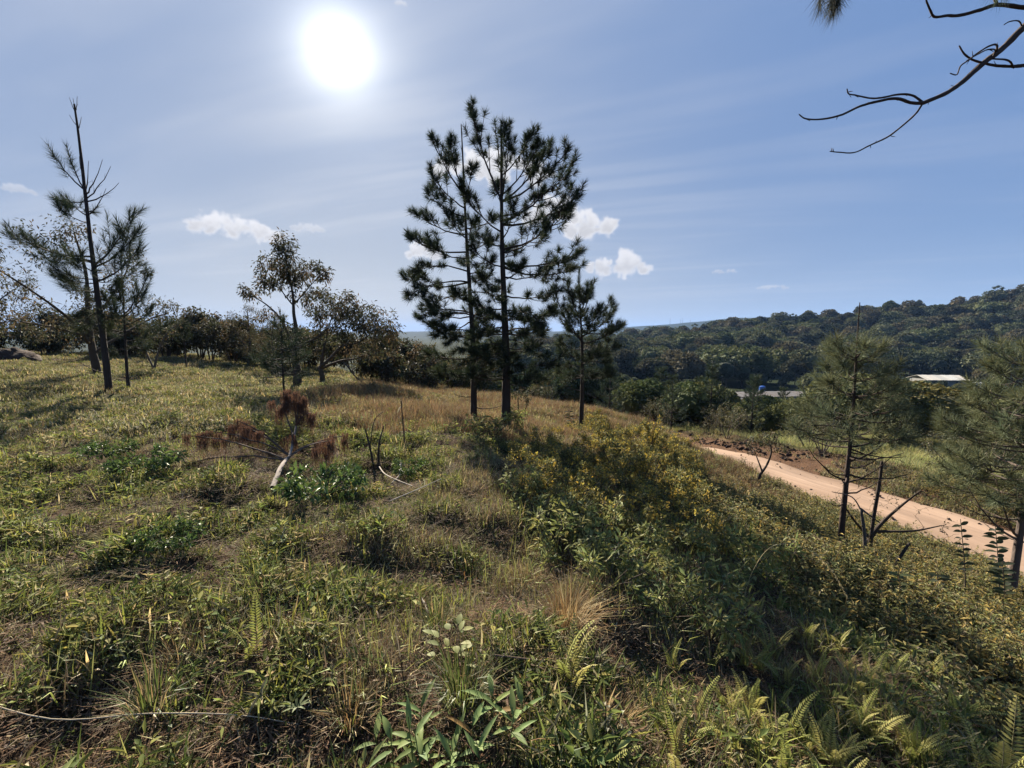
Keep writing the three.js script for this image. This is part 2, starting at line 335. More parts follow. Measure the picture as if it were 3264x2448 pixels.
// broken earth thrown up along the far edge of the road
{
  rnd = random(33);
  const lump = new THREE.IcosahedronGeometry(1, 2), p = lump.attributes.position, col = new Float32Array(p.count * 3).fill(1);
  for (let k = 0; k < p.count; k++) { const x = p.getX(k), y = p.getY(k), z = p.getZ(k), q = 0.72 + 0.6 * fbm(x * 1.7 + z * 1.3 + 5, y * 1.7 + z + 5, 3); p.setXYZ(k, x * q, y * q * 0.75, z * q); }
  lump.setAttribute('color', new THREE.BufferAttribute(col, 3)); lump.computeVertexNormals();
  const list = [], line = new THREE.CatmullRomCurve3(roadLine().map(([x, d]) => V(x, 0, -d)));
  for (let k = 0; k < 5200; k++) {
    const t = R(0.3, 0.85), c = line.getPointAt(t), g = line.getTangentAt(t), w = 1.95 + Math.pow(rnd(), 1.6) * 1.7, x = c.x - g.z * w, d = -(c.z + g.x * w);
    if (fbm(x * 0.8, d * 0.8, 3) < 0.42) continue;
    const a = 0.02 + Math.pow(rnd(), 4) * 0.09; list.push([x, ground(x, d) + a * 0.05, -d, R(0, 6), R(-1, 1), R(-1, 1), a, R(0.5, 0.9), vary([0.1, 0.06, 0.042], 0.35)]);
  }
  stuff('earth_clods', 'dark broken earth clods heaped along the far edge of the dirt road', 'earth', lump, earth, list);
  const stones = [];
  for (let k = 0; k < 2600; k++) { const t = R(0.28, 0.8), c = line.getPointAt(t), g = line.getTangentAt(t), w = (rnd() < 0.6 ? (rnd() < 0.5 ? -1 : 1) * R(1.1, 1.75) : R(-1.6, 1.6)), x = c.x - g.z * w, d = -(c.z + g.x * w), a = 0.008 + Math.pow(rnd(), 4) * 0.045; stones.push([x, roadHeight(acrossRoad(x, d)[1]) + 0.005, -d, R(0, 6), R(-1, 1), R(-1, 1), a, 0.7, vary([0.3, 0.21, 0.15], 0.4)]); }
  stuff('road_gravel', 'loose stones and clods scattered on the dirt road', 'gravel', lump, earth, stones);
}
// ---------- pines ----------
const PINE = [0.04, 0.054, 0.028], BROWN = [0.14, 0.078, 0.052];
function tuft(s, tip, dir, L, n, len, wid, col, spread = 1, droop = 0) {
  const side = V(0, 0, 0), a = V(0, 0, 0), b = V(0, 0, 0), q = V(0, 0, 0), base = V(0, 0, 0);
  a.set(abs(dir.y) < 0.9 ? 0 : 1, abs(dir.y) < 0.9 ? 1 : 0, 0); a.addScaledVector(dir, -a.dot(dir)).normalize(); b.crossVectors(dir, a);
  for (let k = 0; k < n; k++) {
    const t = Math.pow(rnd(), 0.8), g = R(0, 2 * PI), open = lerp(1.15, 0.3, t) * spread * R(0.7, 1.3), so = sin(open), co = cos(open);
    base.copy(tip).addScaledVector(dir, -L * (1 - t));
    q.set(dir.x * co + (a.x * cos(g) + b.x * sin(g)) * so, dir.y * co + (a.y * cos(g) + b.y * sin(g)) * so - droop * R(0.6, 1.3), dir.z * co + (a.z * cos(g) + b.z * sin(g)) * so).normalize();
    side.crossVectors(q, randomDirection()).normalize();
    s.tint = vary(col, 0.35);
    s.needle(base, q, len * R(0.7, 1.1), wid, side.x, side.y, side.z);
  }
}
// A pine: spec.branches holds [height, dx, dy, dz, style]; style 'bare' has no needles, 'tip' only some at its end
function pine(root, spec) {
  const { H, r, lean = [0, 0], sweep = 0.12, needle = 0.2, many = 62, wide = 0.0035, col = PINE, wood: tone = [0.05, 0.039, 0.033] } = spec;
  const trunkPts = [];
  for (let k = 0; k <= 16; k++) { const t = k / 16; trunkPts.push(V(lean[0] * t * t + 0.03 * H / 8 * sin(t * 7 + H), H * t - 0.15 * (1 - t), lean[1] * t * t)); }
  const trunkAt = (h) => { const t = min(1, max(0, h / H)); return V(lean[0] * t * t + 0.03 * H / 8 * sin(t * 7 + H), h, lean[1] * t * t); };
  const ts = new Shape(); ts.tint = tone; ts.tube(trunkPts, r, spec.top ?? r * 0.12, 10, 0.16, 0.9);
  part('trunk', ts, bark, root);
  const grow = ([h, dx, dy, dz, style], n) => {
    const wd = new Shape(), nd = new Shape(), a = trunkAt(h), b = V(a.x + dx, a.y + dy, a.z + dz), L = a.distanceTo(b), pts = bent(a, b, 7, L * (dy < 0 ? -sweep : sweep) * 0.8, L * 0.012);
    const br = max(0.006, min(r * 0.36, 0.007 + L * 0.011)); wd.tint = vary(tone, 0.15); wd.tube(pts, br, 0.0045, 6, 0.15);
    const pom = spec.pom ?? 0, bud = (tip, dir, k = 1) => tuft(nd, tip, dir, needle * (pom ? R(0.45, 1.0) : R(1.0, 1.9)) * k, floor(many * k * R(0.6, 1.25)), needle * R(0.85, 1.12), wide, vary(col, 0.22), 1 + pom, 0.05);
    const end = V(0, 0, 0).subVectors(pts[7], pts[5]).normalize();
    if (style !== 'bare') { end.y += 0.35; end.normalize(); bud(pts[7], end, 1.15); }
    if (style === 'bare' || style === 'tip') {
      for (let k = 0; k < L * 3; k++) { const t = R(0.3, 0.95), q = pts[floor(t * 7)].clone(), e = q.clone().add(V(dx, dy, dz).normalize().multiplyScalar(R(0.05, 0.16) * L)).add(randomDirection().multiplyScalar(R(0.04, 0.14) * L)); wd.tube(bent(q, e, 3, 0, 0.004), 0.004, 0.002, 4); }
      if (style === 'tip') for (let k = 4; k < 7; k++) bud(pts[k], end, 0.6);
    } else {
      const laterals = floor(2 + L * (spec.sub ?? 6.5));
      for (let k = 0; k < laterals; k++) {
        const t = lerp(spec.bare ?? 0.26, 0.97, (k + rnd()) / laterals), f = t * 7, i = min(6, floor(f)), q = pts[i].clone().lerp(pts[i + 1], f - i), out = V(0, 0, 0).subVectors(pts[i + 1], pts[i]).normalize();
        const turn = (k % 2 ? 1 : -1) * R(0.5, 1.1), e = out.clone().applyAxisAngle(V(0, 1, 0), turn); e.y += R(-0.3, 0.4); e.add(randomDirection().multiplyScalar(0.45)).normalize();
        const l = (0.1 + (1 - t) * 0.42 * L + 0.08 * L) * R(0.6, 1.1), to = q.clone().addScaledVector(e, l); to.y += l * 0.15;
        const lat = bent(q, to, 4, l * 0.1, l * 0.02); wd.tube(lat, max(0.004, br * 0.45), 0.003, 4);
        const ed = V(0, 0, 0).subVectors(lat[4], lat[3]).normalize(); ed.y += 0.3; ed.normalize();
        bud(lat[4], ed, R(0.75, 1.1));
        if (l > 0.35) { const e2 = ed.clone().add(randomDirection().multiplyScalar(0.8)).normalize(); bud(lat[2].clone().addScaledVector(e2, 0.12), e2, 0.8); }
      }
    }
    const bm = part('branch', wd, bark, root);
    if (n >= 3 && n < 3 + (spec.cones ?? 0)) for (const i of [4, 5]) { const c = new Shape(), q = pts[i]; c.tint = [0.05, 0.034, 0.024]; c.tube([q.clone(), V(q.x + 0.004, q.y - 0.04, q.z), V(q.x + 0.007, q.y - 0.075, q.z), V(q.x + 0.01, q.y - 0.105, q.z)], 0.034, 0.012, 7, 0.4); part('pine_cone', c, bark, bm); }
    if (!nd.empty) part('needles', nd, needles, bm, 'stuff');
  };
  spec.branches.forEach((b, n) => grow(b, n));
  return root;
}
// branches on all sides for a young pine: n whorls between two heights
function whorls(H, from, to, step, reach, rise, count = 5) {
  const out = [];
  let turn = R(0, 6);
  for (let h = from; h < to; h += step * R(0.8, 1.2)) {
    const t = (h - from) / max(0.01, to - from), L = reach(t);
    for (let k = 0; k < count; k++) { const g = turn + (k / count) * 2 * PI + R(-0.4, 0.4), l = L * R(0.7, 1.15), up = rise(t) + R(-0.12, 0.12); out.push([h + R(-0.05, 0.05), cos(g) * l * cos(up), sin(up) * l, sin(g) * l * cos(up)]); }
    turn += 1.1;
  }
  return out;
}
const scaled = (list, k) => list.map(([h, x, y, z, s]) => [h * k, x * k, y * k, z * k, s]);
{
  rnd = random(101);
  const k = 0.84;
  const main = thing('pine_tree', 'tallest pine in the middle with a straight dark trunk and forked top', 'pine tree');
  const b1 = [[5.89,-0.71,2.01,0.30],[6.57,-0.17,1.26,-0.20,'tip'],[6.62,0.10,0.98,0.20],[6.46,0.73,0.79,0.50],[5.84,1.24,1.46,-0.30],[5.84,1.61,1.11,0.40],[5.37,1.83,1.62,-0.60],[5.29,1.95,0.65,0.20],[4.68,1.76,1.06,-0.40],[4.35,1.94,0.24,0.30],[4.25,1.97,0.10,-0.70],[3.54,1.34,0.09,0.30],[5.10,-0.99,0.95,0.50],[4.78,-0.71,0.50,-0.80],[4.25,-0.75,0.38,0.80],[3.70,-0.60,0.36,0.20],[3.21,-0.88,0.17,0.60],[3.16,0.96,-0.36,0.80],[2.60,0.87,0.07,-0.60],[2.71,-0.73,-0.22,-0.70],[2.10,-0.83,0.07,0.50,'tip'],[2.05,0.92,-0.04,0.50,'tip'],[1.25,0.71,-0.23,0.40,'bare'],[5.9,0.2,1.1,0.6],[5.6,-0.1,0.9,-0.7],[4.9,0.3,0.6,1.1],[4.5,0.2,0.5,-1.2],[4.0,0.4,0.1,1.2],[3.6,-0.3,0.2,-1.2],[3.0,0.2,0,1.1],[2.6,0.4,-0.1,-1.0],[6.0,0.9,1.0,0.5],[5.5,1.0,0.7,-0.6],[4.6,1.1,0.5,0.8],[4.0,1.2,0.25,-0.5],[2.9,0.9,-0.15,0.2],[2.4,0.6,-0.2,0.7]];
  b1.push(...whorls(3, 1.45, 3.1, 0.42, () => 1.25, () => 0.05, 4).map((b) => [...b, rnd() < 0.25 ? 'tip' : undefined]));
  pine(main, { H: 6.5, r: 0.112, lean: [-0.1, 0.05], branches: scaled(b1, k), needle: 0.18, many: 112, wide: 0.0046, sub: 6.6, pom: 0.35, bare: 0.4, cones: 7 });
  put(main, -0.145, 10.1, 0, 0.02);
  const comp = thing('pine_tree', 'slimmer pine just left of the tallest pine with thin spiky top', 'pine tree');
  const b2 = [[5.85,-0.76,1.28,0.20],[5.96,-0.42,1.34,-0.30],[6.39,-0.04,1.15,0.00,'bare'],[5.75,0.26,0.66,0.40],[5.53,-0.78,0.70,0.50],[5.32,-1.01,0.76,-0.40],[4.88,-1.25,0.47,0.30],[4.77,-0.47,0.58,0.70],[4.44,-1.59,0.43,-0.20],[4.28,-0.85,0.23,0.80],[3.94,-1.30,-0.01,0.50],[3.67,-1.79,0.16,-0.50],[3.67,-1.52,-0.37,0.40],[3.33,-1.29,-0.30,-0.70],[2.88,-1.27,-0.13,0.60],[2.82,-1.17,-0.15,-0.80],[5.04,0.73,0.13,0.60],[4.50,0.54,0.39,-0.60],[3.89,0.64,0.29,0.30],[3.39,0.87,-0.21,0.50],[2.65,-0.56,-0.55,0.70],[2.25,-1.56,0.59,-0.40,'tip'],[1.97,0.80,0.04,-0.40],[1.21,-0.85,-0.20,0.30,'bare'],[0.68,-0.50,0.09,0.20,'bare'],[0.39,0.82,0.10,0.10,'bare'],[5.0,-0.4,0.4,-0.8],[4.6,0.2,0.4,0.9],[4.2,-0.2,0.2,-1.0],[3.8,0.3,0.1,-0.9],[3.3,-0.2,0,1.1],[2.8,0.2,-0.1,-1.0],[2.4,-0.9,-0.1,0.5],[1.9,-0.7,-0.1,-0.5,'tip'],[1.7,0.5,-0.1,0.6,'tip']];
  b2.push(...whorls(3, 1.3, 3.0, 0.45, () => 1.2, () => 0.08, 4).map((b) => [...b, rnd() < 0.25 ? 'tip' : undefined]));
  pine(comp, { H: 6.35, r: 0.08, lean: [-0.22, 0], branches: scaled(b2, k), needle: 0.18, many: 112, wide: 0.0046, sub: 6.6, pom: 0.35, bare: 0.38 });
  put(comp, -0.87, 10.3, 0, 0.02);
  const small = thing('pine_tree', 'young dense pine right of the tallest pine with bushy rounded crown', 'pine tree');
  const b3 = [[3.14,-0.41,0.88,0.30],[3.14,0.33,0.95,-0.30],[2.97,0.80,0.67,0.20],[2.79,1.17,0.18,-0.20],[2.74,0.38,0.66,0.50],[2.62,-0.71,0.74,0.30],[2.56,-0.78,1.41,-0.30],[2.33,-0.68,0.24,0.50],[2.21,0.86,0.24,0.40],[2.04,0.82,0.09,-0.50],[1.86,-0.54,-0.09,-0.40],[1.15,0.57,-0.33,0.20,'bare'],[1.21,-0.66,0.32,0.30,'bare'],[2.7,0.9,0.7,-0.3],[2.5,1.0,0.5,0.3],[2.3,0.3,0.3,-0.8],[2.0,0,0.1,0.8],[1.8,0.6,0,0.5],[3.3,0,0.6,-0.4],[3.3,0.1,0.6,0.4],[3.0,-0.2,0.5,-0.5]];
  b3.push(...whorls(4, 1.6, 3.8, 0.45, (t) => 0.95 - 0.5 * t, (t) => 0.15 + 0.5 * t, 4));
  pine(small, { H: 4.4, r: 0.078, lean: [-0.14, 0], branches: scaled(b3, 1.02), needle: 0.19, many: 92, wide: 0.0042, sub: 7, pom: 0.25, col: [0.045, 0.06, 0.032] });
  { const s = new Shape(); tuft(s, V(-0.14, 4.56, 0), V(0, 1, 0), 0.55, 160, 0.18, 0.0042, PINE, 0.7); tuft(s, V(-0.15, 4.2, 0), V(-0.1, 1, 0.1).normalize(), 0.5, 110, 0.2, 0.0045, PINE); part('needles', s, needles, small, 'stuff'); }
  put(small, 1.97, 12.85);
}
{
  rnd = random(202);
  const left = thing('pine_tree', 'tall thin pine at the far left with a bare top of upright shoots', 'pine tree');
  const b = [[5.24,-0.74,1.09,0.10,'tip'],[5.24,-0.55,1.15,-0.20,'tip'],[5.24,0.12,0.76,0.20,'bare'],[5.18,0.43,0.68,0.30,'bare'],[5.13,0.69,0.79,0.20,'bare'],[5.02,0.55,0.88,-0.20,'bare'],[4.96,0.97,0.44,0.10,'bare'],[4.63,0.79,0.57,0.30,'bare'],[6.79,-0.08,0.22,0.10,'bare'],[6.69,0.03,0.36,-0.10,'bare'],[7.11,-0.07,0.33,0.05,'bare'],[7.11,0.04,0.40,-0.05,'bare'],[7.11,-0.03,0.34,0.00,'bare'],[4.96,-0.58,0.03,0.30,'tip'],[4.63,-0.77,0.53,-0.30],[4.41,-0.37,0.34,0.40],[3.58,-1.90,0.57,0.20],[3.47,-2.23,0.92,-0.40,'tip'],[3.41,-0.57,-0.02,0.50],[3.35,1.27,1.37,0.10],[3.30,1.06,1.07,-0.30],[2.96,1.54,0.83,0.40],[2.96,0.20,0.12,-0.60],[2.90,-0.76,0.23,0.40],[2.73,-1.09,0.22,-0.50],[2.33,-0.30,-0.30,0.40],[2.16,-0.88,-0.46,-0.30],[0.52,-0.60,0.37,0.20,'bare'],[1.93,0.70,0.33,0.30],[3.0,-0.3,0.2,0.8],[3.2,0.4,0.3,0.9],[2.5,0.3,0.1,-0.8]];
  pine(left, { H: 7.3, r: 0.088, lean: [-0.1, 0.1], branches: b, needle: 0.27, many: 95, wide: 0.0042, sub: 4.6, top: 0.02 });
  put(left, -10.9, 12.4);
  const left2 = thing('pine_tree', 'short pine standing close to the right of the bare-topped pine', 'pine tree');
  pine(left2, { H: 3.3, r: 0.05, lean: [0.1, 0], branches: [[2.07,0.85,1.12,0.10],[2.01,0.52,0.73,-0.20],[1.89,-0.3,0.75,0.30],[1.77,1.01,0.52,0.30],[1.47,-0.69,0.24,-0.30],[1.35,0.75,0.18,0.20],[1.10,-0.38,-0.13,0.20],[1.59,1.13,0.24,-0.20],[2.3,0.1,0.6,0.3],[2.5,-0.2,0.5,-0.2],[1.6,0,0.2,0.7],[1.2,0.2,0,-0.6]], needle: 0.2, many: 70 });
  { const s = new Shape(); tuft(s, V(0.1, 3.45, 0), V(0, 1, 0), 0.5, 90, 0.18, 0.0035, PINE, 0.7); part('needles', s, needles, left2, 'stuff'); }
  put(left2, -10.75, 12.9);
  const tiny = thing('pine_tree', 'tiny distant pine on a thin stem before the left bushes', 'pine tree');
  pine(tiny, { H: 2.1, r: 0.035, branches: whorls(2.1, 1.25, 2.0, 0.25, (t) => 0.42 * (1 - 0.5 * t), () => 0.7, 4), needle: 0.17, many: 50 });
  put(tiny, -14.3, 20.3);
  const sapling = thing('pine_tree', 'thin young pine with a bare lower stem before the broadleaf tree', 'pine tree');
  pine(sapling, { H: 1.85, r: 0.028, branches: [...whorls(1.9, 0.72, 1.5, 0.16, (t) => 0.62 - 0.3 * t, (t) => 0.1 + 0.3 * t, 5), [1.5, 0.08, 0.3, 0], [1.5, -0.1, 0.28, 0.05]], needle: 0.17, many: 34, sub: 4, col: [0.04, 0.055, 0.03] });
  { const s = new Shape(); tuft(s, V(0, 1.95, 0), V(0, 1, 0), 0.35, 90, 0.13, 0.003, PINE, 0.6); part('needles', s, needles, sapling, 'stuff'); }
  put(sapling, -4.66, 9.4);
}
{
  rnd = random(303);
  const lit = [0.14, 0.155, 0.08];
  const right = thing('pine_tree', 'slender pine above the dirt road with bare lower branches', 'pine tree');
  const b = [...whorls(3.7, 1.95, 3.25, 0.3, (t) => 0.85 - 0.42 * t, (t) => 0.1 + 0.5 * t, 6)];
  for (let k = 0; k < 18; k++) { const g = R(0, 6.28), l = R(0.35, 0.9); b.push([R(0.75, 2.0), cos(g) * l, R(-0.05, 0.45) * l, sin(g) * l, 'bare']); }
  b.push([1.2, -0.75, 0.55, 0.2, 'bare'], [1.5, 0.75, 0.5, 0, 'bare'], [1.15, 0.6, 0.45, 0.1, 'bare']);
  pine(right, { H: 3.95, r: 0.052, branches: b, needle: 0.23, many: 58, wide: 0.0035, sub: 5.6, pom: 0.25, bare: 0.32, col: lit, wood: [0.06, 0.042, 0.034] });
  put(right, 5.25, 7.06);
  const edge = thing('pine_tree', 'bushy pine cut by the right edge of the view beside the road', 'pine tree');
  const c = [...whorls(4.3, 1.8, 4.0, 0.26, (t) => 1.3 - 0.7 * t, (t) => 0.05 + 0.5 * t, 7)];
  for (let k = 0; k < 10; k++) { const g = R(0, 6.28), l = R(0.4, 1.0); c.push([R(0.9, 1.9), cos(g) * l, R(0.1, 0.6) * l, sin(g) * l, 'bare']); }
  c.push([1.1, -1.0, 0.9, 0.1, 'bare'], [1.15, -0.8, 1.05, 0.3, 'bare']);
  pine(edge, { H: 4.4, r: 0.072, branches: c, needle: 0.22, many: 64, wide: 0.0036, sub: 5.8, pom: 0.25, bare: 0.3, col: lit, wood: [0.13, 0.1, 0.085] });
  put(edge, 8.0, 7.0);
}
// the pine whose dead boughs hang into the view at the upper right; its trunk stands beyond the right edge
{
  rnd = random(404);
  const o = thing('pine_tree', 'dead bare boughs and needle tufts hanging in at the upper right corner', 'pine tree');
  put(o, 5.9, 4.6);
  const gx = o.position.x, gy = o.position.y, gz = o.position.z, L = (p) => V(p[0] - gx, p[1] - gy, p[2] - gz), dark = [0.06, 0.042, 0.034];
  const ts = new Shape(), tp = []; for (let k = 0; k <= 14; k++) tp.push(V(0.05 * sin(k), k * 0.72 - 0.2, 0.04 * cos(k * 2))); ts.tint = [0.08, 0.06, 0.048]; ts.tube(tp, 0.15, 0.03, 10, 0.15); part('trunk', ts, bark, o);
  const bough = (list, r0, r1, twigs) => {
    const s = new Shape(), pts = new THREE.CatmullRomCurve3(list.map(L)).getPoints(list.length * 4); s.tint = dark; s.tube(pts, r0, r1, 7, 0.25);
    for (let k = 0; k < twigs; k++) { const q = pick(pts.slice(4)), e = q.clone().add(randomDirection().multiplyScalar(R(0.02, 0.05))); s.tube([q, q.clone().lerp(e, 0.5).add(V(0, R(-0.005, 0.005), 0)), e], 0.004, 0.002, 4); }
    return part('dead_bough', s, bark, o);
  };
  bough([[5.9, 4.75, -4.6], [5.2, 4.6, -4.4], [4.51, 4.3, -4.3], [4.34, 4.18, -4.23], [4.1, 3.96, -4.17], [3.91, 3.83, -4.1], [3.68, 3.64, -4.03], [3.51, 3.53, -3.97], [3.27, 3.42, -3.9]], 0.034, 0.014, 6);
  bough([[3.27, 3.42, -3.9], [3.16, 3.41, -3.88], [3.01, 3.43, -3.85], [2.86, 3.4, -3.83], [2.7, 3.35, -3.8], [2.53, 3.27, -3.77], [2.35, 3.23, -3.75], [2.23, 3.23, -3.73], [2.17, 3.245, -3.7]], 0.013, 0.004, 7);
  bough([[3.27, 3.42, -3.9], [3.17, 3.47, -3.89], [3.07, 3.48, -3.89], [2.92, 3.45, -3.88], [2.83, 3.44, -3.87], [2.69, 3.46, -3.86], [2.64, 3.47, -3.86], [2.62, 3.5, -3.85]], 0.009, 0.004, 7);
  bough([[3.26, 3.41, -3.9], [3.23, 3.35, -3.91], [3.13, 3.25, -3.93], [3.04, 3.18, -3.94], [2.91, 3.12, -3.96], [2.8, 3.07, -3.97], [2.68, 3.08, -3.99], [2.62, 3.09, -4.0]], 0.008, 0.004, 5);
  bough([[5.9, 4.1, -4.6], [5.1, 3.95, -4.35], [4.43, 3.87, -4.2], [4.28, 3.84, -4.17], [4.18, 3.82, -4.14], [4.02, 3.81, -4.11], [3.89, 3.82, -4.09], [3.77, 3.83, -4.06], [3.67, 3.86, -4.03], [3.6, 3.9, -4.0]], 0.018, 0.005, 5);
  bough([[4.2, 3.81, -4.14], [4.07, 3.83, -4.07], [3.97, 3.87, -4.12]], 0.008, 0.006, 0);
  bough([[4.05, 3.93, -4.15], [3.98, 3.95, -4.08], [3.86, 3.91, -4.02], [3.76, 3.85, -4.0], [3.65, 3.77, -3.97], [3.58, 3.72, -3.95], [3.53, 3.64, -3.92], [3.46, 3.64, -3.9]], 0.008, 0.004, 3);
  bough([[4.0, 3.88, -4.13], [3.89, 3.87, -4.0], [3.81, 3.86, -3.98], [3.73, 3.82, -3.97], [3.64, 3.77, -3.965]], 0.006, 0.004, 1);
  bough([[5.9, 4.65, -4.6], [5.2, 4.5, -4.45], [4.67, 4.44, -4.4], [4.44, 4.41, -4.35], [4.16, 4.4, -4.3], [3.98, 4.33, -4.25], [3.74, 4.25, -4.2], [3.61, 4.22, -4.15], [3.46, 4.18, -4.1], [3.38, 4.2, -4.05], [3.3, 4.24, -4.0]], 0.022, 0.006, 4);
  bough([[4.16, 4.4, -4.3], [4.06, 4.46, -4.25], [3.95, 4.52, -4.2], [3.7, 4.75, -4.1]], 0.012, 0.006, 2);
  bough([[4.33, 4.17, -4.23], [4.27, 4.2, -4.2], [4.22, 4.2, -4.18], [4.15, 4.185, -4.17], [4.09, 4.15, -4.15]], 0.006, 0.004, 0);
  const live = bough([[5.9, 5.6, -4.6], [4.6, 5.5, -4.3], [3.6, 5.1, -4.1], [2.95, 4.75, -4.05], [2.6, 4.45, -4.0], [2.5, 4.33, -3.95]], 0.03, 0.006, 2); live.name = 'branch';
  const n1 = new Shape(); for (let k = 0; k < 9; k++) { const dir = V(-0.35 + R(-0.3, 0.3), -1, 0.3 + R(-0.3, 0.3)).normalize(); tuft(n1, L([2.49 + R(-0.15, 0.13), 4.2 + R(-0.04, 0.05), -3.95 + R(-0.1, 0.1)]), dir, 0.16, 90, 0.19, 0.0018, [0.05, 0.055, 0.035], 0.75); }
  part('needles', n1, needles, live, 'stuff');
  const top = bough([[3.95, 4.52, -4.2], [4.0, 4.5, -4.15], [4.05, 4.46, -4.1]], 0.008, 0.005, 0); top.name = 'branch';
  const n2 = new Shape(); for (let k = 0; k < 4; k++) tuft(n2, L([4.06 + R(-0.14, 0.1), 4.38, -4.1 + R(-0.1, 0.1)]), V(R(-0.5, 0.5), -1, R(-0.2, 0.5)).normalize(), 0.14, 60, 0.2, 0.0018, [0.07, 0.1, 0.06], 0.9);
  part('needles', n2, needles, top, 'stuff');
  const crown = whorls(10, 7.6, 9.8, 0.5, (t) => 1.7 - 1.1 * t, (t) => 0.1 + 0.5 * t, 5);
  for (const [h, dx, dy, dz] of crown) {
    const wd = new Shape(), nd = new Shape(), a = V(0, h, 0), b = V(dx, h + dy, dz), pts = bent(a, b, 6, 0.08, 0.02); wd.tint = dark; wd.tube(pts, 0.022, 0.005, 5);
    for (let k = 0; k < 9; k++) { const q = pts[2 + (k % 5)].clone(), dir = V(dx, dy + 0.4, dz).normalize().add(randomDirection().multiplyScalar(0.8)).normalize(), e = q.clone().addScaledVector(dir, 0.3); wd.tube([q, q.clone().lerp(e, 0.5), e], 0.006, 0.004, 4); tuft(nd, e, dir, 0.28, 50, 0.2, 0.0035, PINE); }
    const m = part('branch', wd, bark, o); part('needles', nd, needles, m, 'stuff');
  }
}
// ---------- broadleaf trees and shrubs: twigs grow from the stems towards points spread through the crown ----------
function growTree(root, o) {
  const { stems, blobs, leaf: lf, tone = [0.085, 0.066, 0.05], material = leaf, stemName = 'trunk', twig = 0.009 } = o;
  const nodes = [];
  stems.forEach(({ pts, r0, r1 }, k) => {
    const s = new Shape(), c = new THREE.CatmullRomCurve3(pts.map((p) => V(...p))).getPoints(pts.length * 4); s.tint = vary(tone, 0.1); s.tube(c, r0, r1, o.sides ?? 8, 0.2);
    c.forEach((p, j) => { if (j > c.length * (o.clear ?? 0.35) || k > 0) nodes.push({ p, r: lerp(r0, r1, j / (c.length - 1)) }); });
    part(k ? (o.limbName ?? 'limb') : stemName, s, bark, root);
  });
  const goals = [];
  for (const [x, y, z, rx, ry, rz, n] of blobs) for (let k = 0; k < n; k++) { const d = randomDirection(), q = Math.pow(rnd(), 0.42); goals.push(V(x + d.x * rx * q, y + d.y * ry * q, z + d.z * rz * q)); }
  const near = (g) => { let best = null, bd = 1e9; for (const m of nodes) { const q = m.p.distanceToSquared(g) * (m.p.y > g.y ? 1.5 : 1); if (q < bd) { bd = q; best = m; } } return [best, bd]; };
  goals.sort((a, b) => near(a)[1] - near(b)[1]);
  const tw = new Shape(), lv = new Shape();
  const dir = V(0, 0, 0), at = V(0, 0, 0), n = V(0, 0, 0);
  for (const g of goals) {
    const [from, q] = near(g), L = sqrt(q), pts = bent(from.p, g, 4, -L * 0.1, L * 0.05), r = max(0.0025, min(from.r * 0.7, twig * (0.4 + L)));
    tw.tint = vary(tone, 0.15); tw.tube(pts, r, 0.002, 4);
    for (let k = 1; k <= 4; k++) nodes.push({ p: pts[k], r: lerp(r, 0.0025, k / 4) });
    const count = floor(lf.n * R(0.4, 1.3) * (rnd() < (lf.bare ?? 0) ? 0 : 1)), tint = vary(pick(lf.cols), lf.vary ?? 0.3);
    for (let k = 0; k < count; k++) {
      const t = R(0.25, 1), f = t * 4, i = min(3, floor(f));
      at.copy(pts[i]).lerp(pts[i + 1], f - i).add(randomDirection().multiplyScalar(lf.spread * R(0.1, 1)));
      dir.subVectors(at, pts[i]).normalize().add(randomDirection().multiplyScalar(0.8)); dir.y += lf.lift ?? -0.5; dir.normalize();
      n.copy(randomDirection()); n.y = abs(n.y) + 0.4; n.addScaledVector(dir, -n.dot(dir)).normalize();
      lv.tint = vary(tint, 0.22);
      lv.leaf(at, dir, n, lf.len * R(0.6, 1.15), lf.wid * R(0.7, 1.15), 0.3, 0.12);
    }
  }
  part('twigs', tw, wood, root, 'stuff');
  if (!lv.empty) part('foliage', lv, material, root, 'stuff');
  return root;
}
const OLIVE = [[0.06, 0.062, 0.03], [0.075, 0.066, 0.034], [0.05, 0.056, 0.028], [0.11, 0.08, 0.045]];
const k44 = 0.0044;
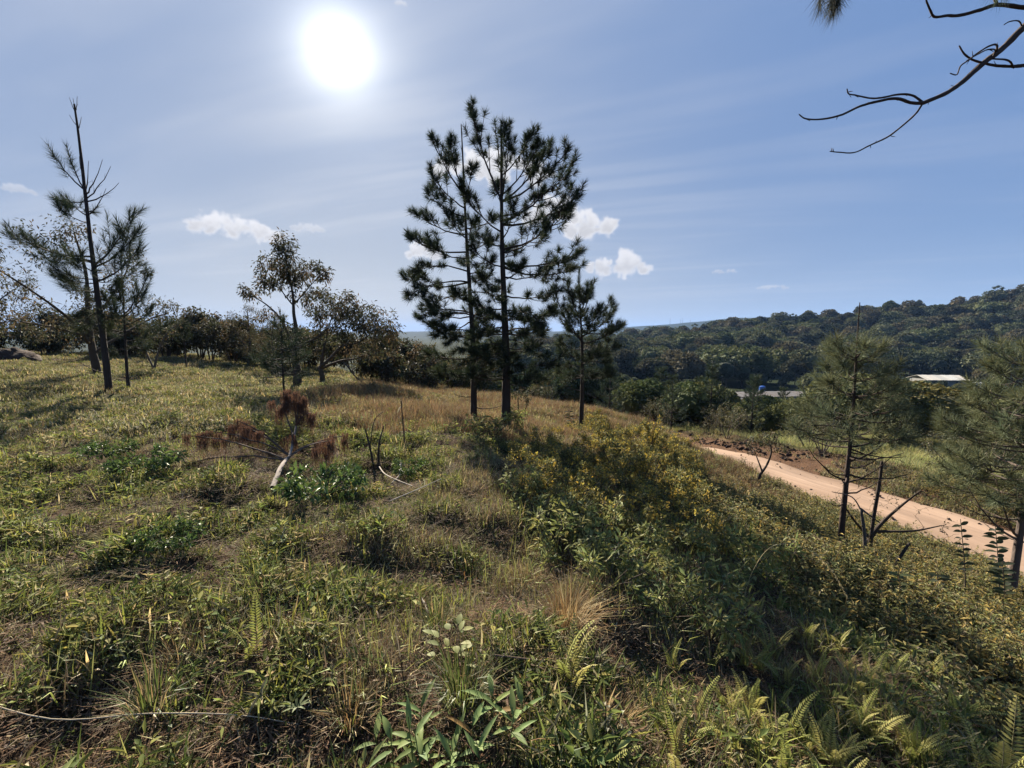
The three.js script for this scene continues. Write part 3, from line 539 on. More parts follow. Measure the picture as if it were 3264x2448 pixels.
{
  rnd = random(511);
  const P = (x, y, z = 0) => [(x - 890) * k44, (1340 - y) * k44, z], B = (x, y, rx, ry, z, rz, n) => [(x - 890) * k44, (1340 - y) * k44, z, rx * k44, ry * k44, rz, n];
  const a = thing('broadleaf_tree', 'open crowned broadleaf tree with a stout trunk on the grassy crest', 'tree');
  growTree(a, {
    stems: [{ pts: [P(890, 1375), P(892, 1240), P(885, 1120), P(895, 1030)], r0: 0.17, r1: 0.11 }, { pts: [P(895, 1060), P(905, 930), P(890, 760), P(890, 620), P(870, 480), P(845, 280)], r0: 0.085, r1: 0.015 }, { pts: [P(890, 1030), P(850, 930, 0.1), P(800, 800, 0.2), P(700, 690, 0.3), P(560, 610, 0.3)], r0: 0.055, r1: 0.012 }, { pts: [P(905, 1050), P(980, 1000, 0.1), P(1090, 960, 0.3), P(1200, 880, 0.4)], r0: 0.06, r1: 0.015 }, { pts: [P(893, 690), P(960, 610, -0.1), P(1030, 520, -0.2), P(1130, 430, -0.2)], r0: 0.03, r1: 0.01 }, { pts: [P(890, 700), P(800, 610, -0.2), P(730, 500, -0.3)], r0: 0.03, r1: 0.01 }],
    blobs: [B(845, 250, 95, 130, 0, 0.45, 46), B(770, 430, 160, 150, 0, 0.75, 84), B(930, 420, 160, 110, -0.1, 0.7, 60), B(1120, 420, 85, 90, -0.2, 0.4, 26), B(570, 600, 75, 50, 0.3, 0.35, 16), B(700, 520, 100, 90, 0.1, 0.5, 26), B(1000, 600, 130, 100, 0.2, 0.7, 30), B(740, 800, 130, 110, 0.4, 0.5, 14)],
    leaf: { n: 15, len: 0.16, wid: 0.024, spread: 0.2, cols: OLIVE, lift: -0.75 },
  });
  put(a, -7.74, 16.6);
  const PB = (x, y, z = 0) => [(x - 1030) * k44, (1320 - y) * k44, z], BB = (x, y, rx, ry, z, rz, n) => [(x - 1030) * k44, (1320 - y) * k44, z, rx * k44, ry * k44, rz, n];
  const b = thing('broadleaf_tree', 'low spreading broadleaf tree whose boughs arch right behind the stout trunk', 'tree');
  growTree(b, {
    stems: [{ pts: [PB(1040, 1360), PB(1045, 1270), PB(1030, 1200)], r0: 0.11, r1: 0.09 }, { pts: [PB(1030, 1200), PB(1140, 1120, 0.2), PB(1250, 1020, 0.3), PB(1390, 990, 0.4), PB(1500, 920, 0.5)], r0: 0.075, r1: 0.015 }, { pts: [PB(1035, 1210), PB(1060, 1080), PB(1080, 940, -0.2), PB(1120, 780, -0.3)], r0: 0.06, r1: 0.015 }, { pts: [PB(1035, 1210), PB(1180, 1150, -0.3), PB(1330, 1120, -0.5), PB(1480, 1010, -0.7)], r0: 0.06, r1: 0.014 }, { pts: [PB(1200, 1150, -0.3), PB(1270, 1200, 0), PB(1350, 1290, 0.1), PB(1420, 1340, 0.1)], r0: 0.035, r1: 0.02 }],
    blobs: [BB(1140, 680, 230, 170, -0.2, 0.9, 120), BB(1340, 770, 240, 170, 0, 1.0, 120), BB(1540, 870, 190, 170, 0.1, 0.9, 100), BB(1250, 900, 260, 120, 0.4, 0.6, 60), BB(1000, 780, 80, 90, -0.2, 0.5, 24), BB(1620, 950, 80, 110, 0, 0.5, 30), BB(1450, 1060, 180, 110, 0, 0.8, 30)],
    leaf: { n: 14, len: 0.155, wid: 0.024, spread: 0.2, cols: OLIVE, lift: -0.75 },
  });
  put(b, -7.15, 17.2);
}
// bushes and small trees along the crest on the left
const bushes = [];
{
  rnd = random(622);
  for (let v = 0; v < 4; v++) {
    const o = thing('crest_bush', 'x', 'bush'), w = [1.5, 1.2, 1.7, 1.0][v], h = [1.7, 2.2, 1.4, 1.5][v], stems = [], blobs = [];
    for (let k = 0; k < 4; k++) { const g = R(0, 6.28), q = R(0.2, 0.6) * w; stems.push({ pts: [[cos(g) * 0.06, -0.1, sin(g) * 0.06], [cos(g) * q * 0.4, h * 0.3, sin(g) * q * 0.4], [cos(g) * q, h * R(0.6, 0.85), sin(g) * q]], r0: 0.035, r1: 0.01 }); }
    for (let k = 0; k < 7; k++) { const g = R(0, 6.28), q = sqrt(rnd()) * w * 0.65; blobs.push([cos(g) * q, h * R(0.35, 0.85), sin(g) * q, 0.5, 0.4, 0.5, 26]); }
    growTree(o, { stems, blobs, stemName: 'stem', limbName: 'stem', clear: 0.2, leaf: { n: 22, len: 0.14, wid: 0.03, spread: 0.2, cols: v % 2 ? OLIVE : [[0.05, 0.06, 0.03], [0.07, 0.075, 0.035], [0.09, 0.07, 0.04]], lift: -0.4 } });
    bushes.push(o);
  }
  const spots = [[-36, 24], [-33, 23.6], [-30.4, 23], [-28, 23.4], [-26, 22.8], [-24.2, 24], [-20.4, 24.4], [-16.2, 24.9], [-14.6, 24.3], [-12.8, 23.9], [-11.2, 23.6], [-34, 25.5], [-31.5, 27], [-29.5, 25], [-27.6, 27.5], [-25.4, 25.6], [-23.6, 27.6], [-21.5, 26], [-19.4, 27.2], [-17.6, 26.2], [-15.6, 27], [-13.8, 26], [-12, 25.8], [-10.3, 25.4], [-8.5, 24.8], [-6.6, 24.2], [-4.9, 23.6], [-3.1, 23.2], [-1.5, 22.6], [-26.6, 29.5], [-22.4, 29.8], [-16.4, 29.2], [-11, 28.4], [-18.4, 24.6], [-9.6, 21.6], [-5.8, 20.8], [-3.6, 19.9]];
  const where = (x) => x < -24 ? 'dense dark bush on the crest at the far left edge' : x < -17 ? 'dense dark bush on the crest behind the bare-topped pine' : x < -12.5 ? 'dense dark bush on the crest right of the short pine' : x < -8 ? 'dense dark bush on the crest behind the stout trunked tree' : 'dense dark bush on the crest left of the middle pines', group = 'bushes along the crest';
  spots.forEach(([x, d], k) => { const o = k < 4 ? bushes[k] : copy(bushes[floor(rnd() * 4)]); describe(o, where(x), 'bush', group); put(o, x, d, R(0, 6.28), 0.05); o.scale.setScalar(R(1.05, 1.5)); });
  // leafy trees behind the bare-topped pine
  const back = thing('broadleaf_tree', 'sparse leafy tree behind the bare-topped pine at far left', 'tree');
  growTree(back, {
    stems: [{ pts: [[0.2, -0.2, 0], [0.05, 0.9, 0], [-0.05, 2.0, 0.1], [0, 3.2, 0.1], [-0.15, 4.4, 0]], r0: 0.12, r1: 0.02 }, { pts: [[0.05, 0.9, 0], [-0.7, 1.7, 0.2], [-1.8, 2.5, 0.3], [-3.0, 3.2, 0.4]], r0: 0.06, r1: 0.012 }, { pts: [[0, 1.4, 0], [0.8, 2.2, -0.2], [1.6, 3.2, -0.2], [2.0, 4.0, -0.2]], r0: 0.055, r1: 0.012 }, { pts: [[0.1, 0.7, 0], [1.1, 1.4, 0.3], [2.2, 1.9, 0.3], [2.9, 2.1, 0.3]], r0: 0.05, r1: 0.012 }, { pts: [[0, 1.2, 0], [-0.9, 1.5, -0.2], [-2.1, 1.7, -0.2]], r0: 0.045, r1: 0.012 }],
    blobs: [[-0.3, 4.4, 0, 0.7, 0.8, 0.6, 40], [-1.2, 3.9, 0.2, 0.9, 0.7, 0.6, 44], [-3.0, 3.3, 0.4, 0.8, 0.7, 0.6, 46], [-2.2, 2.2, 0, 1.0, 0.6, 0.7, 46], [1.8, 3.6, -0.2, 0.8, 0.9, 0.6, 50], [1.0, 2.6, 0, 0.9, 0.7, 0.7, 44], [2.6, 2.2, 0.3, 0.9, 0.5, 0.5, 40], [0, 2.2, 0.2, 1.0, 0.7, 0.6, 40], [-1.0, 1.3, 0.2, 1.2, 0.5, 0.6, 40]],
    leaf: { n: 13, len: 0.13, wid: 0.022, spread: 0.22, cols: [...OLIVE, [0.12, 0.1, 0.055]], lift: -0.5 },
  });
  put(back, -14.9, 16.4, 1.5); back.scale.setScalar(1.1);
  const edge = copy(back, 'leafy tree cut by the left edge of the view behind the grass'); put(edge, -21.6, 18.6, 4.9); edge.scale.setScalar(1.05);
  const mid = copy(back, 'low leafy tree right of the short pine with twiggy grey branches'); put(mid, -12.6, 22.2, 2.6); mid.scale.setScalar(0.62);
  const third = copy(back, 'bushy small tree left of the stout trunked broadleaf tree'); put(third, -10.6, 20.6, 4.3); third.scale.setScalar(0.5);
  // a nearly leafless thorny shrub
  const bare = thing('twiggy_shrub', 'nearly leafless grey shrub with arching twigs left of the gap', 'shrub');
  growTree(bare, { stems: [{ pts: [[0, -0.1, 0], [0.3, 0.8, 0], [0.9, 1.6, 0.1], [1.7, 2.0, 0.1]], r0: 0.05, r1: 0.01 }, { pts: [[0, 0, 0], [-0.2, 0.9, 0.1], [-0.1, 1.8, 0.1]], r0: 0.04, r1: 0.01 }], blobs: [[1.2, 1.9, 0, 1.0, 0.6, 0.5, 46], [0, 1.7, 0, 0.7, 0.6, 0.5, 34], [0.7, 1.1, 0, 0.8, 0.5, 0.5, 24]], leaf: { n: 5, len: 0.1, wid: 0.022, spread: 0.12, cols: OLIVE, bare: 0.45 }, tone: [0.12, 0.1, 0.08] });
  put(bare, -14.9, 19.2);
}
// ---------- trees of the valley and the wooded hillside ----------
// a crown of many leafy clumps round a few lobes; the clumps are small sprays of leaf faces
function clumpCrown(s, R0, H0, size, count, cols, lobes, flat = 0.75) {
  const list = [];
  for (let k = 0; k < lobes; k++) { const g = (k / lobes) * 2 * PI * 1.7 + R(-0.4, 0.4), q = sqrt((k + 0.4) / lobes) * R0 * 0.72, up = H0 + (1 - (q / R0) ** 2) * R0 * flat * R(0.5, 1.0); list.push([cos(g) * q, up, sin(g) * q, R0 * R(0.34, 0.56)]); }
  const n = V(0, 0, 0), d = V(0, 0, 0), at = V(0, 0, 0);
  list.forEach(([x, y, z, r], li) => {
    const tint = vary(pick(cols), 0.22);
    // inner leaf mass
    const core = new THREE.IcosahedronGeometry(r * 0.74, 1), p = core.attributes.position; s.tint = tint;
    const ids = []; for (let k = 0; k < p.count; k++) { const q = 0.85 + 0.35 * noise2(p.getX(k) * 3 / r + li * 7, p.getY(k) * 3 / r + p.getZ(k) * 2 / r); ids.push(s.v(x + p.getX(k) * q, y + p.getY(k) * q * 0.8, z + p.getZ(k) * q)); }
    for (let k = 0; k < p.count; k += 3) s.f(ids[k], ids[k + 1], ids[k + 2]);
    for (let k = 0; k < count / lobes; k++) {
      const o = randomDirection(); if (o.y < -0.35) o.y *= -1;
      at.set(x + o.x * r * R(0.86, 1.14), y + o.y * r * 0.85 * R(0.86, 1.16), z + o.z * r * R(0.86, 1.14));
      d.copy(randomDirection()).multiplyScalar(0.9).add(o).normalize(); n.copy(o).multiplyScalar(0.8).add(randomDirection()).addScaledVector(d, -0.2); n.addScaledVector(d, -n.dot(d)).normalize();
      s.tint = vary(tint, 0.2); s.leaf(at, d, n, size * R(0.6, 1.4), size * R(0.3, 0.5), 0.2, 0.2);
    }
  });
}
function forestTree(name, R0, H, size, count, cols, lobes, flat) {
  const o = thing(name, 'x', 'tree'), t = new Shape(), c = new Shape();
  t.tint = [0.1, 0.085, 0.07]; t.tube([V(0, -0.6, 0), V(R(-0.1, 0.1), H * 0.3, 0), V(R(-0.3, 0.3), H * 0.62, R(-0.2, 0.2))], 0.03 * R0 + 0.05, 0.05, 5, 0.1);
  for (let k = 0; k < 4; k++) { const g = R(0, 6.28); t.tube([V(0, H * 0.4, 0), V(cos(g) * R0 * 0.3, H * 0.55, sin(g) * R0 * 0.3), V(cos(g) * R0 * 0.5, H * 0.68, sin(g) * R0 * 0.5)], 0.02 * R0 + 0.02, 0.03, 4); }
  part('trunk', t, wood, o); clumpCrown(c, R0, H * (size < 0.4 ? 0.28 : 0.32), size, count, cols, lobes, flat); part('crown', c, crownLeaves, o, 'stuff');
  return o;
}
const WOODS = [[[0.0387, 0.0533, 0.0258]], [[0.0688, 0.086, 0.0344]], [[0.086, 0.0989, 0.043]], [[0.0602, 0.0619, 0.0361]], [[0.0946, 0.0843, 0.0473]], [[0.1032, 0.1118, 0.0602]], [[0.0344, 0.0482, 0.0258]], [[0.0731, 0.0817, 0.0533]]];
{
  rnd = random(733);
  const protos = [];
  for (let v = 0; v < 8; v++) { const R0 = [4.2, 3.6, 4.8, 3.2, 4.4, 3.8, 5.2, 3.0][v]; protos.push(forestTree('forest_tree', R0, [8, 8.5, 9, 7.5, 7, 9, 8.5, 8][v], 0.6, 1500, WOODS[v], 6 + (v % 3) * 2, [0.8, 1.0, 0.6, 1.1, 0.7, 0.9, 0.55, 1.2][v])); }
  const spots = [];
  for (let d = 128; d < 470; d += 6.8) for (let x = -60; x < 470; x += 7) {
    const xx = x + R(-3, 3), dd = d + R(-3, 3), t = xx / dd, ridge = max(190, 480 - 0.6 * xx);
    if (t < -0.05 || t > 1.22 || dd > ridge + 12) continue;
    if (dd < 150 && xx > 96 && xx < 150) continue;           // the clearing round the white roofed house
    if (dd < 175 && dd > 130 && fbm(xx * 0.05, dd * 0.05, 2) > 0.62) continue;
    if (rnd() < 0.1) continue;
    spots.push([xx, dd, 0.62 + 1.0 * Math.pow(rnd(), 1.5), R(0, 6.28), floor(fbm(xx * 0.02 + 3, dd * 0.02, 2) * 3.2 + rnd() * 5.6) % 8]);
  }
  spots.sort((a, b) => hypot(a[0], a[1]) - hypot(b[0], b[1]));
  const where = (x, d) => { const t = x / d; return t < 0.3 ? 'rounded tree low on the left end of the wooded hillside' : t < 0.6 ? 'rounded tree on the wooded hillside above the long building' : t < 0.85 ? 'rounded tree on the hillside behind the slender road pine' : 'rounded tree on the wooded hillside around the white roofed house'; }, group = 'trees of the wooded hillside', used = new Set(), rest = protos.map(() => []);
  spots.forEach(([x, d, k, turn, v], n) => {
    if (n < 290 || !used.has(v)) { const o = used.has(v) ? copy(protos[v]) : protos[v]; used.add(v); describe(o, where(x, d), 'tree', group); put(o, x, d, turn); o.scale.set(k, k * 1.05, k); }
    else rest[v].push([x, ground(x, d), -d, turn, 0, 0, k, R(0.9, 1.15), vary([1, 1, 1], 0.12)]);
  });
  const wood_ = new THREE.Group(); wood_.name = numbered('hillside_wood'); scene.add(wood_); describe(wood_, 'far dark wood covering the upper hillside to its skyline', 'wood', null, 'stuff');
  rest.forEach((list, v) => { if (list.length) { stuff('crowns', '', '', protos[v].children[1].geometry, crownLeaves, list, wood_); stuff('trunks', '', '', protos[v].children[0].geometry, wood, list, wood_); } });
  // thin trees that stand above the skyline
  const tall = thing('skyline_tree', 'x', 'tree');
  growTree(tall, { stems: [{ pts: [[0, -1, 0], [0.2, 5, 0], [0.1, 9, 0.2], [0.4, 12.5, 0]], r0: 0.22, r1: 0.06 }, { pts: [[0.1, 8.5, 0], [-1.2, 10.5, 0.5], [-2.6, 11.8, 0.6]], r0: 0.1, r1: 0.05 }, { pts: [[0.1, 9, 0], [1.4, 11, -0.4], [2.8, 12, -0.5]], r0: 0.1, r1: 0.05 }], blobs: [[0.4, 13, 0, 1.6, 0.7, 1.4, 12], [-2.6, 12, 0.6, 1.4, 0.6, 1.2, 10], [2.8, 12.2, -0.5, 1.5, 0.6, 1.2, 10]], leaf: { n: 26, len: 0.6, wid: 0.2, spread: 0.6, cols: WOODS[1] }, twig: 0.03, sides: 5 });
  [[152, 388, 0.8], [196, 362, 0.7], [214, 356, 0.75], [250, 334, 0.7], [262, 326, 0.85], [276, 318, 0.8], [292, 306, 0.7], [310, 300, 0.9], [326, 288, 0.75], [182, 372, 0.6]].forEach(([x, d, k], n) => { const o = n ? copy(tall) : tall; describe(o, 'thin open-crowned tree standing above the hillside skyline', 'tree', 'thin trees on the skyline'); put(o, x, d, n * 1.3); o.scale.setScalar(k); });
}
// the nearer trees of the valley floor
{
  rnd = random(744);
  const cols = [[[0.07, 0.09, 0.036], [0.085, 0.1, 0.04]], [[0.045, 0.065, 0.034]], [[0.11, 0.115, 0.042]], [[0.09, 0.085, 0.045], [0.11, 0.095, 0.045]]], protos = [];
  for (let v = 0; v < 4; v++) protos.push(forestTree('valley_tree', [2.3, 2.0, 2.6, 1.9][v], [4.4, 5, 4.2, 4][v], 0.24, 4600, cols[v], 13, [0.9, 1.1, 0.7, 0.8][v]));
  const spots = [];
  for (let d = 27; d < 128; d += 3.6) for (let x = -14; x < 150; x += 3.8) {
    const xx = x + R(-1.5, 1.5), dd = d + R(-1.5, 1.5), t = xx / dd, [s] = acrossRoad(xx, dd);
    if (t < -0.32 || t > 1.2 || (s > -5 && s < 4)) continue;
    if (dd < 36 && t > 0.62) continue;                                    // open grass beside the road
    if (dd > 60 && dd < 88 && t > 0.46 && t < 0.66 && dd > 66) continue;     // the long building
    const g = ground(xx, dd), roof = (t > 0.44 && t < 0.64) || t > 0.84;
    const limit = 1.6 - (roof ? 0.135 : t > 0.2 ? 0.095 : 0.045) * dd - g + R(-0.6, 0.5);
    if (limit < 1.6 || rnd() < 0.2) continue;
    spots.push([xx, dd, min(1.25, limit / 4.6), R(0, 6.28), floor(rnd() * 4)]);
  }
  spots.sort((a, b) => a[1] - b[1]);
  const used = new Set();
  spots.slice(0, 260).forEach(([x, d, k, turn, v]) => { const o = used.has(v) ? copy(protos[v]) : protos[v]; used.add(v); const t = x / d; describe(o, t < 0 ? 'valley tree showing behind the middle pines, below the crest' : t < 0.24 ? 'valley tree behind the young dense pine' : t < 0.46 ? 'valley tree between the road bend and the long grey building' : t < 0.7 ? 'valley tree round the long grey building' : 'valley tree below the white roofed house', 'tree', 'trees on the valley floor'); put(o, x, d, turn, 0.1); o.scale.setScalar(k); });
  [[33.5, 58, 1.0, 0], [37, 60, 0.9, 1], [30.5, 62, 1.0, 2], [40, 63, 0.95, 3], [100, 112, 1.1, 0], [107, 115, 0.9, 1], [93, 110, 1.2, 3], [113, 116, 0.75, 2]].forEach(([x, d, k, v], n) => { const o = copy(protos[v], n < 4 ? 'valley tree standing before the long grey building' : 'valley tree standing before the white roofed house', 'trees on the valley floor'); put(o, x, d, n * 1.4, 0.2); o.scale.setScalar(k); });
  const yg = copy(protos[2], 'broad yellow-green tree in the valley beyond the road field', null); delete yg.userData.group; put(yg, 23.5, 29, 0.4, 0.1); yg.scale.set(1.75, 1.0, 1.5);
  { const s = new Shape(); clumpCrown(s, 2.7, 2.0, 0.17, 11000, [[0.12, 0.12, 0.042], [0.1, 0.11, 0.04], [0.14, 0.125, 0.042]], 15, 0.7); const old = yg.children[1]; yg.remove(old); part('crown', s, crownLeaves, yg, 'stuff'); }
  const yg2 = copy(yg, 'olive green tree right of the broad yellow-green tree'); put(yg2, 31.5, 30.5, 2, 0.1); yg2.scale.set(1.5, 0.9, 1.5);
  // young pines down in the valley
  const vp = thing('valley_pine', 'x', 'pine tree');
  pine(vp, { H: 5, r: 0.08, branches: whorls(5, 0.9, 4.8, 0.5, (t) => 1.5 - 1.2 * t, (t) => 0.1 + 0.5 * t, 5), needle: 0.26, many: 30, wide: 0.01, sub: 3.5, col: [0.04, 0.06, 0.034] });
  [[9.6, 27.5, 0.75], [12.6, 29, 0.95], [14.2, 27, 0.8], [16.4, 31, 0.9], [6.4, 30, 0.85], [19.5, 33, 0.8], [2.5, 31, 0.9], [11, 34, 1.0], [17.5, 26, 0.7]].forEach(([x, d, k], n) => { const o = n ? copy(vp) : vp; describe(o, 'young conical pine in the valley beyond the road bend', 'pine tree', 'young pines beyond the road bend'); put(o, x, d, n, 0.05); o.scale.setScalar(k); });
}
// ---------- buildings in the valley, masts on the far ridge ----------
{
  const box = (w, h, d, c) => { const g = new THREE.BoxGeometry(w, h, d); g.setAttribute('color', new THREE.BufferAttribute(new Float32Array(g.attributes.position.count * 3).map((_, k) => c[k % 3]), 3)); return g; };
  const addBox = (name, w, h, d, x, y, z, c, m, parent, tilt = 0) => { const o = part(name, box(w, h, d, c), m, parent); o.position.set(x, y, z); o.rotation.z = tilt; return o; };
  const house = thing('white_roofed_house', 'low house with a pale sheet roof at the foot of the wooded hill', 'house');
  put(house, 121, 131, -0.1, 0); const base = -13.6 - house.position.y;
  addBox('wall', 10.4, 2.6, 6, 0, base + 1.1, 0, [0.3, 0.29, 0.27], plaster, house);
  const slope = (name, parent, W, n, depth, y, z, tilt, c) => { for (let k = 0; k < n; k++) { const p = addBox(name, W / n - 0.03, 0.07, depth, -W / 2 + (k + 0.5) * W / n, y + (k % 2) * 0.035, z, vary(c, 0.12), sheet, parent); p.rotation.x = tilt; } };
  rnd = random(755);
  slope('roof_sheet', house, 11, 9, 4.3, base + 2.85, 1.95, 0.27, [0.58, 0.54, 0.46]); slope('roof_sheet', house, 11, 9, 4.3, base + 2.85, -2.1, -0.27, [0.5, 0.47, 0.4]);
  for (let k = 0; k < 5; k++) addBox('post', 0.18, 2.5, 0.18, -5.4 + k * 2.7, base + 1.1, 3.7, [0.4, 0.38, 0.35], plaster, house);
  for (let k = 0; k < 3; k++) { const w = addBox('window', 1.3, 1.0, 0.08, -3.2 + k * 3.2, base + 1.35, 3.03, [0.04, 0.045, 0.05], sheet, house); w.material = sheet; }
  const shed = thing('shed', 'small low pale shed right of the white roofed house', 'shed'); put(shed, 129.5, 127, 0.2);
  const sb = -13.6 - shed.position.y; addBox('wall', 4.2, 1.5, 3, 0, sb + 0.75, 0, [0.45, 0.46, 0.5], plaster, shed); addBox('roof', 4.6, 0.1, 3.5, 0, sb + 1.56, 0, [0.5, 0.52, 0.56], sheet, shed, -0.05); addBox('door', 0.9, 1.2, 0.06, -0.9, sb + 0.65, 1.52, [0.16, 0.17, 0.2], sheet, shed);
  const hall = thing('long_building', 'long low grey roofed building half hidden by valley trees', 'building'); put(hall, 43.5, 78, 0.12);
  const hb = -11.35 - hall.position.y; addBox('wall', 13, 2.6, 6, 0, hb + 1.3, 0, [0.22, 0.22, 0.24], plaster, hall); slope('roof_sheet', hall, 13.2, 11, 3.4, hb + 2.8, 1.5, 0.1, [0.13, 0.115, 0.105]); slope('roof_sheet', hall, 13.2, 11, 3.4, hb + 2.8, -1.85, -0.1, [0.12, 0.115, 0.11]);
  for (let k = 0; k < 4; k++) addBox('window', 1.2, 0.9, 0.08, -4.6 + k * 3, hb + 1.5, 3.03, [0.05, 0.05, 0.06], sheet, hall);
  const tank = thing('water_tank', 'small blue water tank on the roof of the long building', 'water tank'); put(tank, 43.8, 80.5); const tb = hb + hall.position.y + 3.05 - tank.position.y;
  { const g = new THREE.LatheGeometry([[0, 0], [0.4, 0], [0.5, 0.08], [0.48, 0.55], [0.54, 0.6], [0.36, 0.74], [0, 0.78]].map(([a, b]) => new THREE.Vector2(a, b)), 16); g.setAttribute('color', new THREE.BufferAttribute(new Float32Array(g.attributes.position.count * 3).map((_, k) => [0.03, 0.12, 0.42][k % 3]), 3)); const o = part('tank_body', g, sheet, tank); o.position.y = tb; for (const sx of [-0.5, 0.5]) { const leg = addBox('leg', 0.12, 0.9, 0.7, sx * 0.6, tb - 0.43, 0, [0.3, 0.3, 0.3], plaster, tank); leg.position.z = 0; } }
  const pole = thing('utility_pole', 'thin grey pole standing in the valley beyond the dirt road', 'pole'); put(pole, 17.6, 25); { const s = new Shape(); s.tint = [0.3, 0.29, 0.28]; s.tube([V(0, -0.3, 0), V(0, 1, 0), V(0.01, 2.1, 0)], 0.06, 0.045, 8); part('shaft', s, wood, pole); const c = new Shape(); c.tint = [0.25, 0.22, 0.2]; c.tube([V(-0.35, 1.95, 0), V(0, 1.96, 0), V(0.35, 1.95, 0)], 0.03, 0.03, 5); part('crossarm', c, wood, pole); }
  [[880, 2600, 34], [935, 2590, 26], [950, 2600, 30], [985, 2580, 20]].forEach(([x, d, h], n) => { const m = thing('radio_mast', ['tall radio mast on the distant blue ridge, leftmost of four', 'short radio mast on the distant blue ridge, second from left', 'radio mast on the distant blue ridge, third from left', 'lowest radio mast on the distant blue ridge, rightmost of four'][n], 'mast'); put(m, x, d); const s = new Shape(); s.tint = [0.2, 0.2, 0.22]; s.tube([V(0, -2, 0), V(0, h / 2, 0), V(0, h, 0)], 1.3, 0.5, 4); part('shaft', s, sheet, m); const a = new Shape(); a.tint = [0.3, 0.3, 0.3]; a.tube([V(-2, h * 0.8, 0), V(0, h * 0.8, 0), V(2, h * 0.8, 0)], 0.4, 0.4, 4); part('crossarm', a, sheet, m); });
}
// ---------- shrubs on the slope ----------
function shrub(o, spec) {
  const { w, h, stems: n = 6, blobs: m = 7, per = 10 } = spec, stems = [], blobs = [];
  for (let k = 0; k < n; k++) { const g = R(0, 6.28), q = R(0.3, 1) * w; stems.push({ pts: [[cos(g) * 0.03, -0.04, sin(g) * 0.03], [cos(g) * q * 0.35, h * 0.4, sin(g) * q * 0.35], [cos(g) * q, h * R(0.75, 1), sin(g) * q]], r0: spec.r ?? 0.008, r1: 0.003 }); }
  for (let k = 0; k < m; k++) { const g = R(0, 6.28), q = sqrt(rnd()) * w; blobs.push([cos(g) * q, h * R(0.45, 0.95), sin(g) * q, w * 0.35, h * 0.25, w * 0.35, per]); }
  return growTree(o, { ...spec, stems, blobs, stemName: 'stem', limbName: 'stem', clear: 0.15, sides: 5, twig: 0.005 });
}
const YELLOW = [[0.55, 0.41, 0.075], [0.4, 0.31, 0.07], [0.2, 0.185, 0.06], [0.15, 0.15, 0.055], [0.13, 0.14, 0.05]];
{
  rnd = random(811);
  const protos = [];
  for (let v = 0; v < 4; v++) { const o = thing('yellow_shrub', 'x', 'shrub'); shrub(o, { w: [0.36, 0.28, 0.42, 0.3][v], h: [0.46, 0.56, 0.38, 0.48][v], blobs: 9, per: 9, leaf: { n: 13, len: 0.055, wid: 0.011, spread: 0.05, cols: YELLOW, lift: 0.25, vary: 0.3 } }); protos.push(o); }
  const spots = [];
  for (let k = 0; k < 900 && spots.length < 74; k++) { const d = R(4.6, 14), t = R(0.03, 0.42) - (d > 9 ? 0.02 : 0), x = t * d; if (spots.every(([a, b]) => hypot(a - x, b - d) > 0.42) && !(d > 8 && t < 0.16)) spots.push([x, d]); }
  spots.push([3.55, 11.4], [3.1, 9.4], [0.62, 8.2], [1.0, 10.6], [1.6, 11.8], [2.2, 12.2]);
  spots.forEach(([x, d], n) => { const o = n < 4 ? protos[n] : copy(protos[floor(rnd() * 4)]); describe(o, d < 6.5 ? 'yellow tipped shrub at the near edge of the thicket, behind the green shrubs' : d < 9.5 ? 'yellow tipped shrub in the middle of the thicket' : 'yellow tipped shrub at the far edge of the thicket, near the pines', 'shrub', 'yellow tipped shrubs'); put(o, x, d, R(0, 6.28), 0.02); o.scale.setScalar(R(0.75, 1.15)); });
  const tallest = copy(protos[1], 'tallest yellow shrub standing up against the valley trees', null); delete tallest.userData.group; put(tallest, 3.62, 11.9, 1); tallest.scale.set(1.3, 1.75, 1.3);
}
const FRESH = [[0.2, 0.22, 0.065], [0.25, 0.26, 0.085], [0.16, 0.185, 0.055], [0.31, 0.29, 0.11]];
{
  rnd = random(822);
  const protos = [];
  for (let v = 0; v < 3; v++) { const o = thing('leafy_shrub', 'x', 'shrub'); shrub(o, { w: [0.3, 0.36, 0.26][v], h: [0.34, 0.3, 0.4][v], stems: 7, blobs: 8, per: 7, leaf: { n: 9, len: 0.07, wid: 0.0105, spread: 0.05, cols: FRESH, lift: 0.05 } }); protos.push(o); }
  const spots = [[0.28, 4.5], [0.62, 4.75], [0.95, 4.6], [1.25, 4.4], [0.42, 4.05], [0.8, 4.1], [1.12, 3.95], [1.42, 3.9], [0.55, 3.6], [0.88, 3.55], [1.2, 3.45], [1.5, 3.3], [0.7, 3.2], [1.05, 3.05], [1.35, 2.95], [1.65, 4.3], [0.1, 5.0], [1.85, 3.75], [1.95, 4.7], [2.3, 4.3]];
  spots.forEach(([x, d], n) => { const o = n < 3 ? protos[n] : copy(protos[floor(rnd() * 3)]); describe(o, 'narrow leaved green shrub in the clump right of the dry grass', 'shrub', 'narrow leaved green shrubs'); put(o, x, d, R(0, 6.28), 0.03); o.scale.setScalar(R(0.8, 1.2)); });
  const dusk = copy(protos[2], 'green shrub in the shade at the foot of the tallest pine', null); put(dusk, 0.05, 9.9, 1); dusk.scale.setScalar(1.3); delete dusk.userData.group;
  const dusk2 = copy(protos[1], 'low green shrub in the pine shadow left of the yellow thicket', null); put(dusk2, -0.35, 8.6, 2); dusk2.scale.setScalar(1.5); delete dusk2.userData.group;
}
